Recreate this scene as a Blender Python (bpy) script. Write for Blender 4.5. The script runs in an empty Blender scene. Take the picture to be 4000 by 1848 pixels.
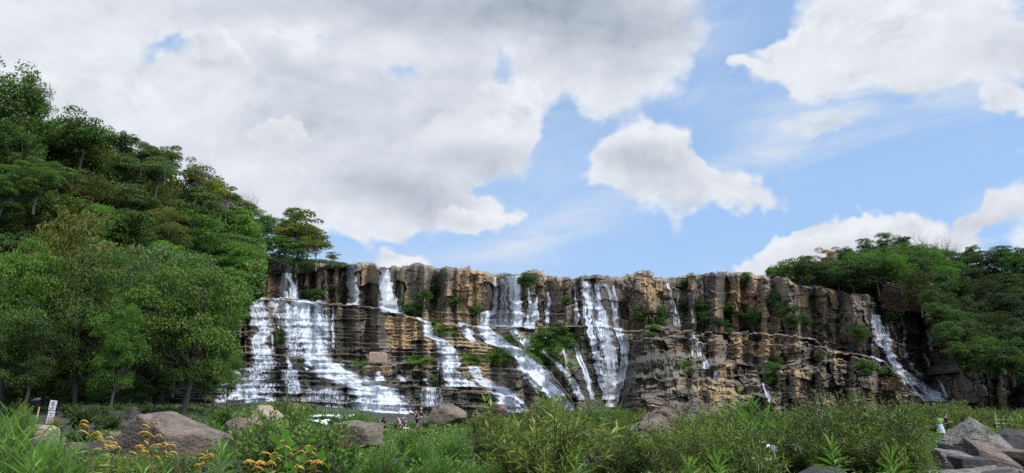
import bpy, bmesh, math, random
import numpy as np
from mathutils import Vector, Matrix
C = bpy.context.scene
R = math.radians

# ------------------------------------------------------------------ camera
F, PITCH, EYE = 2700.0, math.atan(626/2700.0), 3.0          # focal length in photo pixels (4000 wide)
cam = bpy.data.cameras.new("camera"); cam_ob = bpy.data.objects.new("camera", cam); C.collection.objects.link(cam_ob)
cam.sensor_width = 36.0; cam.lens = 36.0*F/4000.0; cam.clip_start = 0.1; cam.clip_end = 6000
cam_ob.location = (0, 0, EYE); cam_ob.rotation_euler = (math.pi/2+PITCH, 0, 0)
C.camera = cam_ob
CP, SP = math.cos(PITCH), math.sin(PITCH)
def ray(px, py):
    a = (np.asarray(px, float)-2000)/F; b = (924-np.asarray(py, float))/F
    return a, CP-SP*b, SP+CP*b
def at(px, py, Y):
    """the point of the place seen at photo pixel (px, py), Y metres ahead of the eye"""
    x, y, z = ray(px, py)
    return x*Y/y, Y+0*x, EYE+z*Y/y
def azel(px, py):
    x, y, z = ray(px, py)
    return math.atan2(x, y), math.atan2(z, math.hypot(x, y))

# ------------------------------------------------------------------ exposure, render
C.view_settings.view_transform = 'Standard'; C.view_settings.look = 'None'
C.view_settings.exposure = 0.0; C.view_settings.gamma = 1.0; C.view_settings.use_curve_mapping = False
cy = C.cycles
cy.max_bounces = 5; cy.diffuse_bounces = 2; cy.glossy_bounces = 2; cy.transmission_bounces = 2; cy.transparent_max_bounces = 12
cy.use_denoising = False
cy.caustics_reflective = False; cy.caustics_refractive = False

# ------------------------------------------------------------------ sun
SUN_EL, SUN_AZ = R(58), R(125)        # azimuth clockwise from +Y (ahead): high, to the right and behind the eye
sun_dir = Vector((math.sin(SUN_AZ)*math.cos(SUN_EL), math.cos(SUN_AZ)*math.cos(SUN_EL), math.sin(SUN_EL)))
sl = bpy.data.lights.new("sun", 'SUN'); sl.energy = 3.2; sl.angle = R(4); sl.color = (1.0, 0.96, 0.89)
so = bpy.data.objects.new("sun", sl); C.collection.objects.link(so)
so.rotation_euler = (-sun_dir).to_track_quat('-Z', 'Y').to_euler(); so.location = (60, -60, 120)

# ------------------------------------------------------------------ small node language
class S:
    def __init__(s, nt, o): s.nt, s.o = nt, o
    def _m(s, op, *a, clamp=False):
        n = s.nt.nodes.new('ShaderNodeMath'); n.operation = op; n.use_clamp = clamp
        for i, v in enumerate((s,)+a):
            if isinstance(v, S): s.nt.links.new(v.o, n.inputs[i])
            else: n.inputs[i].default_value = v
        return S(s.nt, n.outputs[0])
    def __add__(s, v): return s._m('ADD', v)
    __radd__ = __add__
    def __sub__(s, v): return s._m('SUBTRACT', v)
    def __rsub__(s, v): return (s*-1.0)+v
    def __mul__(s, v): return s._m('MULTIPLY', v)
    __rmul__ = __mul__
    def clamp(s): return s._m('ADD', 0.0, clamp=True)
    def max(s, v): return s._m('MAXIMUM', v)
    def min(s, v): return s._m('MINIMUM', v)
    def pow(s, v): return s._m('POWER', v)
    def smooth(s, a, b, c=0.0, d=1.0, kind='SMOOTHSTEP'):
        n = s.nt.nodes.new('ShaderNodeMapRange'); n.interpolation_type = kind; n.clamp = True
        s.nt.links.new(s.o, n.inputs[0])
        for i, v in zip((1, 2, 3, 4), (a, b, c, d)):
            if isinstance(v, S): s.nt.links.new(v.o, n.inputs[i])
            else: n.inputs[i].default_value = v
        return S(s.nt, n.outputs[0])
def setin(nt, sock, v):
    if isinstance(v, S): nt.links.new(v.o, sock)
    elif isinstance(v, (tuple, list)) and len(v) == 3 and sock.type == 'RGBA': sock.default_value = (*v, 1)
    else: sock.default_value = v
def noise(nt, vec, scale, detail=4.0, rough=0.5, dist=0.0, out='Fac'):
    n = nt.nodes.new('ShaderNodeTexNoise'); n.noise_dimensions = '3D'
    if vec is not None: nt.links.new(vec.o, n.inputs['Vector'])
    n.inputs['Scale'].default_value = scale; n.inputs['Detail'].default_value = detail
    n.inputs['Roughness'].default_value = rough; n.inputs['Distortion'].default_value = dist
    return S(nt, n.outputs[out if out == 'Color' else 0])
def vmath(nt, op, a, b=None, scale=None):
    n = nt.nodes.new('ShaderNodeVectorMath'); n.operation = op
    for i, v in enumerate((a, b)):
        if v is None: continue
        if isinstance(v, S): nt.links.new(v.o, n.inputs[i])
        else: n.inputs[i].default_value = v
    if scale is not None: n.inputs['Scale'].default_value = scale
    return S(nt, n.outputs['Value'] if op in ('LENGTH', 'DOT_PRODUCT', 'DISTANCE') else n.outputs['Vector'])
def combine(nt, x, y, z):
    n = nt.nodes.new('ShaderNodeCombineXYZ')
    for i, v in enumerate((x, y, z)): setin(nt, n.inputs[i], v)
    return S(nt, n.outputs[0])
def separate(nt, v):
    n = nt.nodes.new('ShaderNodeSeparateXYZ'); nt.links.new(v.o, n.inputs[0])
    return [S(nt, o) for o in n.outputs]
def mix(nt, f, a, b, blend='MIX'):
    n = nt.nodes.new('ShaderNodeMix'); n.data_type = 'RGBA'; n.blend_type = blend; n.clamp_factor = True
    setin(nt, n.inputs[0], f); setin(nt, n.inputs[6], a); setin(nt, n.inputs[7], b)
    return S(nt, n.outputs[2])
def attr(nt, name, out='Fac'):
    n = nt.nodes.new('ShaderNodeAttribute'); n.attribute_name = name
    return S(nt, n.outputs[out])

# ------------------------------------------------------------------ sky: Nishita air with procedural cumulus, cirrus and grey cloud bases
W = bpy.data.worlds.new("World"); C.world = W; W.use_nodes = True; W.cycles.sampling_method = 'MANUAL'; W.cycles.sample_map_resolution = 512
nt = W.node_tree; nt.nodes.clear()
sky = nt.nodes.new('ShaderNodeTexSky'); sky.sky_type = 'NISHITA'; sky.sun_disc = False
sky.sun_elevation = SUN_EL; sky.sun_rotation = SUN_AZ; sky.air_density = 1.0; sky.dust_density = 0.6; sky.ozone_density = 2.0
tc = nt.nodes.new('ShaderNodeTexCoord'); D = S(nt, tc.outputs['Generated'])
dx, dy, dz = separate(nt, D)
az = dx._m('ARCTAN2', dy); el = dz._m('ARCSINE')
warp = vmath(nt, 'SUBTRACT', noise(nt, D, 6.0, 4, 0.6, out='Color'), (0.5, 0.5, 0.5))
wc = noise(nt, D, 3.0, 2, 0.5, out='Color'); warpf = vmath(nt, 'SUBTRACT', wc, (0.5, 0.5, 0.5)); warpr = separate(nt, wc)[2]
AE = combine(nt, az, el, 0.0)
V_CRISP = vmath(nt, 'ADD', AE, vmath(nt, 'SCALE', warp, scale=0.16))
V_SOFT = vmath(nt, 'ADD', AE, vmath(nt, 'SCALE', warpf, scale=0.10))
_turned = {}
def blob(px, py, rx, ry, w=1.0, rot=0.0, inner=0.3, V=None):
    """soft ellipse of cloud on the sky: centre, half axes, turn (degrees, clockwise as seen)"""
    V = V or V_CRISP
    a, e = azel(px, py); r = R(rot); k = 0.5
    a1, e1 = azel(px+math.cos(r)*rx*k, py+math.sin(r)*rx*k); a2, e2 = azel(px-math.sin(r)*ry*k, py+math.cos(r)*ry*k)
    q = round(math.degrees(math.atan2(e1-e, a1-a))/6)*6; key = (id(V), q); c, s = math.cos(R(q)), math.sin(R(q))
    if key not in _turned:
        if q == 0: _turned[key] = V
        else: _turned[key] = combine(nt, vmath(nt, 'DOT_PRODUCT', V, (c, s, 0)), vmath(nt, 'DOT_PRODUCT', V, (-s, c, 0)), 0.0)
    ia, ie = k/math.hypot(a1-a, e1-e), k/math.hypot(a2-a, e2-e)
    n = nt.nodes.new('ShaderNodeVectorMath'); n.operation = 'MULTIPLY_ADD'
    nt.links.new(_turned[key].o, n.inputs[0]); n.inputs[1].default_value = (ia, ie, 0)
    n.inputs[2].default_value = (-(c*a+s*e)*ia, -(-s*a+c*e)*ie, 0)
    return vmath(nt, 'LENGTH', S(nt, n.outputs[0])).smooth(1.0, inner, 0.0, w)
def total(lst, V=None):
    t = None
    for b in lst:
        v = blob(*b, V=V); t = v if t is None else t+v
    return t
#  cumulus cover: (px, py, rx, ry, weight, turn, inner)
COVER = [(250, 420, 1100, 760, 1.0, 0, 0.30), (1150, 560, 900, 520, 1.0, 0, 0.30), (1450, 120, 1500, 330, 1.0, 0, 0.30), (2350, 120, 620, 400, .9, -8, 0.25),
         (1830, 480, 430, 340, .9, 0, 0.28), (2010, 420, 170, 270, .6, 0, 0.20), (1830, 830, 220, 130, .8, 20, 0.25), (1500, 760, 560, 220, .8, 8, 0.25), (2350, 400, 160, 110, .45, 20, 0.10),
         (1410, 930, 130, 60, .45, 50, 0.10), (1565, 910, 60, 50, .4, 0, 0.10), (1570, 1020, 180, 75, .75, 0, 0.20),
         (2490, 610, 330, 165, 1.0, 4, .25), (2640, 720, 330, 150, .95, 12, .2), (2820, 760, 290, 100, .75, 10, .1), (2330, 640, 110, 90, .5, 0, .2), (2640, 815, 300, 60, .35, 4, .0), (2980, 790, 120, 60, .45, 0, .1), (3090, 800, 60, 40, .36, 0, 0.05), (2640, 870, 130, 60, .4, 30, 0.05),
         (3550, 110, 760, 300, 1.0, -4, 0.28), (3150, 300, 260, 130, .7, 0, 0.20), (3010, 260, 230, 120, .7, -8, .1), (2880, 240, 110, 60, .5, -12, 0.15), (3800, 260, 600, 190, .6, -8, 0.20), (3220, 480, 190, 85, .5, -8, 0.15),
         (3050, 1010, 330, 140, .9, -22, 0.30), (3480, 960, 620, 200, 1.0, -2, 0.30), (3300, 1120, 600, 160, 1.0, 0, 0.30), (3990, 400, 110, 90, .8, 0, 0.25), (4010, 600, 60, 70, .5, 0, 0.20), (3950, 800, 270, 95, .7, -28, 0.20), (4300, 900, 500, 250, 1.0, 0, 0.30),
         ]
HOLES = [(600, 170, 210, 100, -.95, -8, .0), (680, 215, 120, 70, -.4, 20, .0), (1300, 165, 90, 100, -.7, 10, .0), (1610, 262, 150, 75, -.95, 0, .0), (1940, 285, 90, 75, -.7, 60, .0), (2210, 570, 120, 200, -.55, 10, .0), (2780, 190, 80, 160, -.7, 14, .0), (2220, 800, 280, 90, -.5, 0, .0), (1360, 830, 50, 45, -.5, 0, .0), (1870, 720, 100, 50, -.6, -10, .0), (1300, 1000, 200, 140, -.5, 20, .0)]
#  thin high cloud and soft veils
VEIL = [(2250, 880, 620, 95, .55, -20, .0), (2050, 960, 420, 80, .4, -16, .0), (3050, 560, 560, 130, .62, -30, .1), (3000, 640, 520, 42, .55, -15, .0), (3200, 620, 640, 26, .35, -17, .0), (3350, 600, 520, 34, .5, -18, .0), (3500, 380, 700, 230, .75, -14, .2),
        (2700, 440, 120, 50, .3, -35, .0), (2620, 1055, 140, 16, .35, -5, .0), (2380, 60, 700, 420, .5, 0, .4), (3000, 380, 420, 260, .35, -20, .1), (1700, 1040, 700, 120, .3, 0, .0), (3950, 780, 330, 130, .4, -20, .1), (2020, 700, 700, 500, .25, 0, .1)]
#  grey bases: thick cloud that lets little light through
GREY = [(2330, 120, 560, 330, .62, 10, .0), (1750, 20, 900, 190, .5, 0, .1), (900, -20, 900, 150, .20, 0, .0), (1350, 480, 560, 380, .26, 20, .0), (1600, 790, 430, 150, .42, 12, .0), (1900, 650, 330, 150, .34, 0, .0), (1100, 230, 200, 80, .2, 20, 0),
        (2480, 650, 270, 90, .42, 5, .0), (2600, 740, 240, 100, .25, 10, .0), (3235, 480, 210, 100, .42, -8, .1), (3400, 1040, 500, 90, .18, 0, .0), (4000, 170, 320, 130, .2, 0, 0), (120, 480, 260, 260, .12, 0, 0), (1100, 480, 330, 160, .18, 0, .0), (1750, 300, 350, 200, .15, 0, 0)]
#  sunlit crests
CREST = [(760, 150, 90, 130, .16, 25, .0), (1230, 150, 100, 120, .2, 0, .0), (1040, 540, 80, 80, .2, 0, .0), (1960, 460, 190, 150, .12, 0, .0), (1880, 820, 120, 60, .16, 25, .0), (2530, 530, 210, 40, .16, 0, .0), (3050, 980, 260, 90, .14, -24, .0), (3500, 860, 330, 60, .12, 4, .0), (3050, 240, 330, 160, .1, 0, .0), (480, 300, 150, 60, .12, 0, .0)]
behind = dy.smooth(0.35, -0.2)                                     # the rest of the sky dome, out of the photograph: broken cloud
cover = total(COVER).min(1.0) + total(HOLES)
Dn = vmath(nt, 'MULTIPLY', D, (1.0, 1.0, 1.35))
pf = noise(nt, Dn, 9.0, 7.5, 0.6, 0.3)
pf2 = noise(nt, vmath(nt, 'ADD', Dn, (-0.012, 0.0, 0.020)), 9.0, 5.5, 0.6, 0.3)   # a step towards the light gives the puffs their lit rims
vor = nt.nodes.new('ShaderNodeTexVoronoi'); vor.feature = 'SMOOTH_F1'; vor.inputs['Scale'].default_value = 15; vor.inputs['Detail'].default_value = 2.0
vor.inputs['Roughness'].default_value = 0.6; vor.inputs['Smoothness'].default_value = 0.25; vor.normalize = True
nt.links.new(vmath(nt, 'ADD', Dn, vmath(nt, 'SCALE', warp, scale=0.06)).o, vor.inputs['Vector'])
bil = S(nt, vor.outputs['Distance'])
coverb = cover*(1.0-behind) + behind*warpr.smooth(.40, .6)*0.9
dens = coverb + (pf-0.5)*1.5 + (0.42-bil)*0.6
crisp = total([(3050, 1000, 420, 200, .17, -20, .6), (3500, 920, 600, 200, .17, 0, .6), (2520, 600, 330, 150, .13, 0, .5), (760, 130, 160, 130, .15, 0, .3), (1240, 150, 130, 120, .15, 0, .3), (1050, 530, 120, 100, .12, 0, .2), (1950, 850, 220, 110, .14, 0, .3), (2900, 240, 200, 120, .14, 0, .3), (1580, 1020, 220, 90, .12, 0, .4)])
crisp = crisp.min(0.20)
alpha_c = dens.smooth(crisp+0.20, 0.80-crisp)
veil = (total(VEIL, V_SOFT) + 0.05 + cover.smooth(-0.5, .25, 0.1, .6)*total([(1100, 350, 1300, 600, 1, 0, .5)]))*(noise(nt, vmath(nt, 'MULTIPLY', D, (1, 1, 3.2)), 7.0, 5, 0.6, 0.4).smooth(.22, .75))*1.2
grey = total(GREY, V_SOFT)
relief = (pf-pf2)*dens.smooth(1.15, 0.45, 0.75, 1.7)
edge = dens.smooth(0.35, 0.95, 0.07, 0.0) + (0.42-bil)*dens.smooth(1.2, 0.5, 0.34, 0.55) + total(CREST)
shade = (0.82 + relief + edge + (warpr-0.5)*0.26 - grey*0.95).clamp()
cloud = mix(nt, shade, (0.30, 0.36, 0.455), (0.82, 0.855, 0.92))
skyc = mix(nt, 1.0, S(nt, sky.outputs[0]), (0.13, 0.13, 0.14), 'MULTIPLY')
skyc = mix(nt, el.smooth(0.0, 0.5, 0.92, 0.62), skyc, (0.40, 0.635, 1.0))
a1 = mix(nt, veil.clamp(), skyc, (0.70, 0.77, 0.88))
full = mix(nt, alpha_c, a1, cloud)
#  nearer puffs standing in front of the cloud mass: bright crisp heads that melt into its grey body
FRONT = [(830, 330, 260, 210, 1.0, 0, .2), (750, 175, 130, 130, .8, 20, .2), (1150, 210, 200, 130, .9, 10, .2), (440, 350, 260, 150, .8, 0, .1), (1110, 590, 200, 160, .9, 0, .2), (1960, 480, 260, 240, 1.0, 0, .3), (1820, 870, 260, 120, .9, 15, .2), (1560, 1020, 170, 70, .7, 0, .2),
         (3030, 230, 300, 150, .8, -10, .2), (3420, 130, 380, 190, .7, 0, .2), (2520, 610, 300, 120, .8, 0, .2), (3080, 1020, 330, 140, .9, -20, .3), (3520, 930, 400, 130, .9, 0, .3), (130, 330, 230, 170, .6, 0, .1)]
df = total(FRONT) + (pf-0.5)*1.25 + (0.42-bil)*0.75
dfu = total([(b[0]+.12*b[2], b[1]-.60*b[3], b[2]*1.05, b[3]*1.2, 1.0, b[5], .0) for b in FRONT])      # only the upper sides stay crisp
head = (0.90 + (pf-pf2)*1.7 + (0.42-bil)*0.45 - df.smooth(0.45, 1.25, 0.0, 0.26) - grey*0.35).clamp()
full = mix(nt, df.smooth(0.34, 0.58)*df.smooth(1.5, 0.6, 0.35, 0.95)*dfu.smooth(0.08, 0.75), full, mix(nt, head, (0.30, 0.36, 0.455), (0.86, 0.885, 0.93)))
full = mix(nt, el.smooth(-0.05, 0.0, 1.0, 0.0), full, (0.12, 0.13, 0.11))
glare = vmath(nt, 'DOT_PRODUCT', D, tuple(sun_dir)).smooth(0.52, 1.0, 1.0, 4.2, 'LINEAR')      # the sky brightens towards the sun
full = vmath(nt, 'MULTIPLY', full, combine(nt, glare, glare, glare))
bg = nt.nodes.new('ShaderNodeBackground'); bg.inputs['Strength'].default_value = 1.0
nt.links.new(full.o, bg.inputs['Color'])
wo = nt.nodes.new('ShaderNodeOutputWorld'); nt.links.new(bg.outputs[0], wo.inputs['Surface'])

# ------------------------------------------------------------------ mesh and object helpers
def mesh_np(name, V, faces, mat=None, attrs=None, uv=None, smooth=False):
    """one mesh from numpy vertices and a list of index arrays (n x 3 and / or n x 4)"""
    V = np.asarray(V, np.float32); me = bpy.data.meshes.new(name)
    faces = [np.asarray(f, np.int32) for f in faces if len(f)]
    me.vertices.add(len(V)); me.vertices.foreach_set('co', V.ravel())
    li = np.concatenate([f.ravel() for f in faces]); ct = np.concatenate([np.full(len(f), f.shape[1], np.int32) for f in faces])
    me.loops.add(len(li)); me.loops.foreach_set('vertex_index', li)
    me.polygons.add(len(ct)); st = np.zeros(len(ct), np.int32); st[1:] = np.cumsum(ct)[:-1]
    me.polygons.foreach_set('loop_start', st)
    try: me.polygons.foreach_set('loop_total', ct)
    except Exception: pass
    me.polygons.foreach_set('use_smooth', np.full(len(ct), bool(smooth)))
    for k, v in (attrs or {}).items():
        a = me.attributes.new(k, 'FLOAT', 'POINT'); a.data.foreach_set('value', np.asarray(v, np.float32).ravel())
    if uv is not None:
        u = me.uv_layers.new(name='flow'); u.data.foreach_set('uv', np.asarray(uv, np.float32)[li].ravel())
    me.update(calc_edges=True); me.validate(verbose=False)
    if mat: me.materials.append(mat)
    return me
def obj(name, me, parent=None, loc=(0, 0, 0), rotz=0.0, scale=(1, 1, 1)):
    o = bpy.data.objects.new(name, me); C.collection.objects.link(o)
    o.location = loc; o.rotation_euler = (0, 0, rotz); o.scale = scale
    if parent is not None: o.parent = parent
    return o
def tag(o, label=None, cat=None, group=None, kind=None):
    if label: o['label'] = label
    if cat: o['category'] = cat
    if group: o['group'] = group
    if kind: o['kind'] = kind
    return o
def thing(name, label, cat, loc=(0, 0, 0), rotz=0.0, group=None, scale=(1, 1, 1)):
    o = obj(name, None, None, loc, rotz, scale); o.empty_display_size = 0.3
    return tag(o, label, cat, group)
ORD = 'first second third fourth fifth sixth seventh eighth ninth tenth eleventh twelfth thirteenth fourteenth fifteenth sixteenth seventeenth eighteenth nineteenth twentieth'.split()
ORD += ['twenty-'+x for x in ORD[:9]] + ['thirtieth'] + ['thirty-'+x for x in ORD[:9]] + ['fortieth']

# numpy noise
def h3(ix, iy, iz, seed=0):
    with np.errstate(over='ignore'):
        h = (ix.astype(np.int64).astype(np.uint32)*np.uint32(374761393)) ^ (iy.astype(np.int64).astype(np.uint32)*np.uint32(668265263)) ^ (iz.astype(np.int64).astype(np.uint32)*np.uint32(2147483647)) ^ np.uint32((seed*2654435761+97) & 0xffffffff)
        h = (h ^ (h >> np.uint32(13)))*np.uint32(1274126177); h = (h ^ (h >> np.uint32(16)))*np.uint32(2246822519); h ^= h >> np.uint32(15)
    return h.astype(np.float64)/4294967295.0
def vnoise(x, y, z=None, seed=0):
    x = np.asarray(x, float); y = np.asarray(y, float); z = np.zeros_like(x+y) if z is None else np.asarray(z, float)
    x, y, z = np.broadcast_arrays(x, y, z)
    i, j, k = np.floor(x), np.floor(y), np.floor(z); u, v, w = x-i, y-j, z-k
    u, v, w = (t*t*(3-2*t) for t in (u, v, w)); r = 0
    for a in (0, 1):
        for b in (0, 1):
            for c in (0, 1):
                r = r + h3(i+a, j+b, k+c, seed)*(u if a else 1-u)*(v if b else 1-v)*(w if c else 1-w)
    return r
def fbm(x, y, z=None, oct=4, seed=0, gain=.5):
    t, a, n, f = 0, 1.0, 0.0, 1.0
    for o in range(oct):
        t = t + a*vnoise(np.asarray(x)*f, np.asarray(y)*f, None if z is None else np.asarray(z)*f, seed+o*17); n += a; a *= gain; f *= 2.03
    return t/n
def worley(x, y, seed=0, jit=.9):
    """F1, F2 and the nearest cell's random number, on the plane"""
    i, j = np.floor(x), np.floor(y); f1 = np.full(x.shape, 9.); f2 = f1.copy(); cid = np.zeros(x.shape); cid2 = cid.copy()
    for a in (-1, 0, 1):
        for b in (-1, 0, 1):
            ci, cj = i+a, j+b; zz = np.zeros_like(ci)
            d = np.hypot(ci+.5+jit*(h3(ci, cj, zz, seed)-.5)-x, cj+.5+jit*(h3(ci, cj, zz, seed+5)-.5)-y)
            m = d < f1
            f2 = np.where(m, f1, np.minimum(f2, d)); cid = np.where(m, h3(ci, cj, zz, seed+9), cid); cid2 = np.where(m, h3(ci, cj, zz, seed+13), cid2); f1 = np.where(m, d, f1)
    return f1, f2, cid, cid2
def sstep(a, b, x):
    t = np.clip((np.asarray(x, float)-a)/(b-a), 0, 1); return t*t*(3-2*t)
def grid_faces(nr, nc, mask=None):
    idx = np.arange(nr*nc).reshape(nr, nc)
    f = np.stack([idx[:-1, :-1], idx[:-1, 1:], idx[1:, 1:], idx[1:, :-1]], -1)
    return f.reshape(-1, 4) if mask is None else f[mask]
def tube(pts, rad, n=6, close=True):
    """vertices and quads of a tapered tube along a polyline"""
    P = np.asarray(pts, float); k = len(P); T = np.gradient(P, axis=0); T /= np.linalg.norm(T, axis=1)[:, None]+1e-9
    up = np.array([0.31, 0.17, .93]); A = np.cross(T, up); A /= np.linalg.norm(A, axis=1)[:, None]+1e-9; B = np.cross(T, A)
    an = np.arange(n)*2*math.pi/n; r = np.broadcast_to(np.asarray(rad, float), (k,))
    V = P[:, None]+r[:, None, None]*(np.cos(an)[None, :, None]*A[:, None]+np.sin(an)[None, :, None]*B[:, None])
    idx = np.arange(k*n).reshape(k, n); j = np.roll(idx, -1, 1)
    return V.reshape(-1, 3), np.stack([idx[:-1], j[:-1], j[1:], idx[1:]], -1).reshape(-1, 4)
class MB:
    def __init__(s): s.V, s.Fq, s.Ft, s.A, s.n = [], [], [], [], 0
    def add(s, V, F, a=0.5):
        F = np.asarray(F); (s.Fq if F.shape[1] == 4 else s.Ft).append(F+s.n); s.V.append(np.asarray(V, float)); s.A.append(np.broadcast_to(np.asarray(a, float), (len(V),))); s.n += len(V)
    def tube(s, pts, rad, n=6, a=.5): s.add(*tube(pts, rad, n), a)
    def box(s, c, d, M=None, a=.5):
        v = np.array([(x, y, z) for x in (-.5, .5) for y in (-.5, .5) for z in (-.5, .5)])*np.asarray(d)
        if M is not None: v = v@np.asarray(M).T
        s.add(v+np.asarray(c), [(0, 1, 3, 2), (4, 6, 7, 5), (0, 4, 5, 1), (2, 3, 7, 6), (0, 2, 6, 4), (1, 5, 7, 3)], a)
    def mesh(s, name, mat=None, smooth=False):
        fs = []
        if s.Fq: fs.append(np.concatenate(s.Fq))
        if s.Ft: fs.append(np.concatenate(s.Ft))
        return mesh_np(name, np.concatenate(s.V), fs, mat, {'rnd': np.concatenate(s.A)}, smooth=smooth)

# ------------------------------------------------------------------ materials
def material(name):
    m = bpy.data.materials.new(name); m.use_nodes = True; nt = m.node_tree; nt.nodes.clear()
    out = nt.nodes.new('ShaderNodeOutputMaterial'); p = nt.nodes.new('ShaderNodeBsdfPrincipled')
    nt.links.new(p.outputs[0], out.inputs['Surface']); return m, nt, p, out
def objco(nt, gen='Object'): return S(nt, nt.nodes.new('ShaderNodeTexCoord').outputs[gen])
def bump(nt, p, h, strength=.5, dist=.1):
    b = nt.nodes.new('ShaderNodeBump'); b.inputs['Strength'].default_value = strength; b.inputs['Distance'].default_value = dist
    nt.links.new(h.o, b.inputs['Height']); nt.links.new(b.outputs[0], p.inputs['Normal'])
def plain(name, col, rough=.6, var=.25, scale=6.0, spec=.3, bumpy=0.0):
    m, nt, p, out = material(name); n = noise(nt, objco(nt), scale, 5, .6)
    setin(nt, p.inputs['Base Color'], mix(nt, n, tuple(c*(1-var) for c in col), tuple(min(1, c*(1+var)) for c in col)))
    p.inputs['Roughness'].default_value = rough; p.inputs['Specular IOR Level'].default_value = spec
    if bumpy: bump(nt, p, n, .8, bumpy)
    return m
def leaf_mat(name, dark, light, old=None, trans=.35, rough=.55, tint=True):
    m, nt, p, out = material(name)
    r = attr(nt, 'rnd')
    c = mix(nt, r, dark, light)
    if old: c = mix(nt, r.smooth(.93, .97), c, old)
    oi = nt.nodes.new('ShaderNodeObjectInfo')
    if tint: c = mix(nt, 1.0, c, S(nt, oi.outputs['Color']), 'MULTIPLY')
    setin(nt, p.inputs['Base Color'], c); p.inputs['Roughness'].default_value = rough; p.inputs['Specular IOR Level'].default_value = .35
    t = nt.nodes.new('ShaderNodeBsdfTranslucent'); setin(nt, t.inputs['Color'], mix(nt, 1.0, c, (1.0, 1.15, .55), 'MULTIPLY'))
    x = nt.nodes.new('ShaderNodeMixShader'); x.inputs[0].default_value = trans
    nt.links.new(p.outputs[0], x.inputs[1]); nt.links.new(t.outputs[0], x.inputs[2]); nt.links.new(x.outputs[0], out.inputs['Surface'])
    return m

# ------------------------------------------------------------------ the cliff: two tiers of jointed rock with ledges, from a map of its lips
def P(*a): return np.array(a, float).reshape(-1, 2)
SKYLINE = P(300,1050, 900,1010, 1000,990, 1027,990, 1070,1010, 1115,1024, 1150,1046, 1190,1037, 1215,1030, 1270,1026, 1330,1028, 1345,1036, 1385,1038, 1400,1031, 1425,1026, 1465,1031, 1480,1045, 1515,1047, 1530,1043, 1600,1041, 1615,1031,
  1640,1029, 1660,1037, 1695,1042, 1730,1047, 1745,1042, 1775,1050, 1782,1041, 1835,1044, 1848,1055, 1900,1063, 1930,1074, 1950,1068, 1985,1066, 2030,1073, 2046,1072, 2056,1060, 2090,1055, 2115,1062, 2130,1079, 2160,1084, 2200,1079,
  2222,1078, 2240,1089, 2255,1080, 2310,1077, 2325,1070, 2370,1074, 2390,1083, 2435,1080, 2445,1074, 2475,1072, 2490,1058, 2530,1055, 2545,1068, 2557,1085, 2590,1082, 2650,1078, 2690,1075, 2702,1069, 2728,1074, 2745,1069, 2800,1066,
  2812,1062, 2860,1064, 2900,1063, 2935,1065, 2948,1073, 3000,1080, 3060,1078, 3080,1090, 3110,1108, 3145,1113, 3200,1119, 3230,1130, 3290,1138, 3322,1146, 3360,1151, 3396,1149, 3425,1160, 3470,1163, 3500,1168, 3530,1175, 3560,1190,
  3604,1226, 3640,1248, 3660,1270, 3692,1334, 3725,1381, 3760,1421, 3779,1452, 3826,1446, 3866,1438, 3930,1436, 3954,1460, 3967,1472, 4000,1489, 4150,1500)
NX, NV, NB = 1520, 262, 5
cpx = np.linspace(330, 4140, NX); YB = 1660.0
ytop = np.interp(cpx, SKYLINE[:, 0], SKYLINE[:, 1])
ytop += (h3(np.floor(cpx/31+vnoise(cpx/50, cpx*0, seed=6)*2), cpx*0, cpx*0, 12)-.5)*9*sstep(1020, 1120, cpx)*sstep(3500, 3300, cpx)
ytop += (fbm(cpx/9., cpx*0, oct=3, seed=3)-.5)*7*sstep(1020, 1120, cpx)
sv = np.linspace(0, 1, NV)[:, None]
PXg = np.broadcast_to(cpx, (NV, NX)); PYg = YB+(ytop[None]-YB)*sv
KX = np.array([330, 700, 1000, 1500, 2000, 2250, 2420, 2600, 2800, 3000, 3300, 3600, 3800, 4140.])
KD = np.array([92, 96, 102, 112, 118, 121, 127, 122, 116, 112, 111, 113, 100, 90.])
Dm = np.interp(cpx, KX, KD)[None]+0*PYg
rise = np.zeros_like(Dm)
LIPS = []
def lip(pts, jump, soft=4., rag=5., over=.5, ends=35., seed=1, broken=0.):
    global Dm
    soft = soft*.38 if soft <= 6 else soft
    pts = P(*pts); yl = np.interp(cpx, pts[:, 0], pts[:, 1])
    blk = h3(np.floor(cpx/23+vnoise(cpx/40, cpx*0, seed=seed)*2), cpx*0, cpx*0, seed)-.5
    blk2 = h3(np.floor(cpx/61+vnoise(cpx/90, cpx*0, seed=seed+2)*2), cpx*0, cpx*0, seed+40)-.5; big = np.where((cpx > 2420) & (cpx < 3520), 2.2, .7)
    yl = yl+blk*rag*(.4+.6*big)+blk2*rag*big+(fbm(cpx/14., cpx*0, oct=2, seed=seed+3)-.5)*rag
    w = sstep(pts[0, 0]-ends, pts[0, 0]+ends*.3, cpx)*(1-sstep(pts[-1, 0]-ends*.3, pts[-1, 0]+ends, cpx))
    if broken: w = w*sstep(broken-.12, broken+.05, fbm(cpx/70.+seed, cpx*0+seed*1.7, oct=2, seed=seed+8))
    if pts[0, 0] <= 340 and not broken: w = np.where(cpx < pts[0, 0]+200, 1, w)
    if pts[-1, 0] >= 4100: w = np.where(cpx > 3900, 1, w)
    s = sstep(-soft, soft, yl[None]-PYg)
    Dm = Dm+jump*w[None]*s
    if over: Dm = Dm-over*.6*(.3+1.4*vnoise(cpx/18., cpx*0+seed, seed=seed+1))[None]*w[None]*np.exp(-np.square((PYg-yl[None]-3)/4.5))
    LIPS.append((pts, jump))
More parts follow.
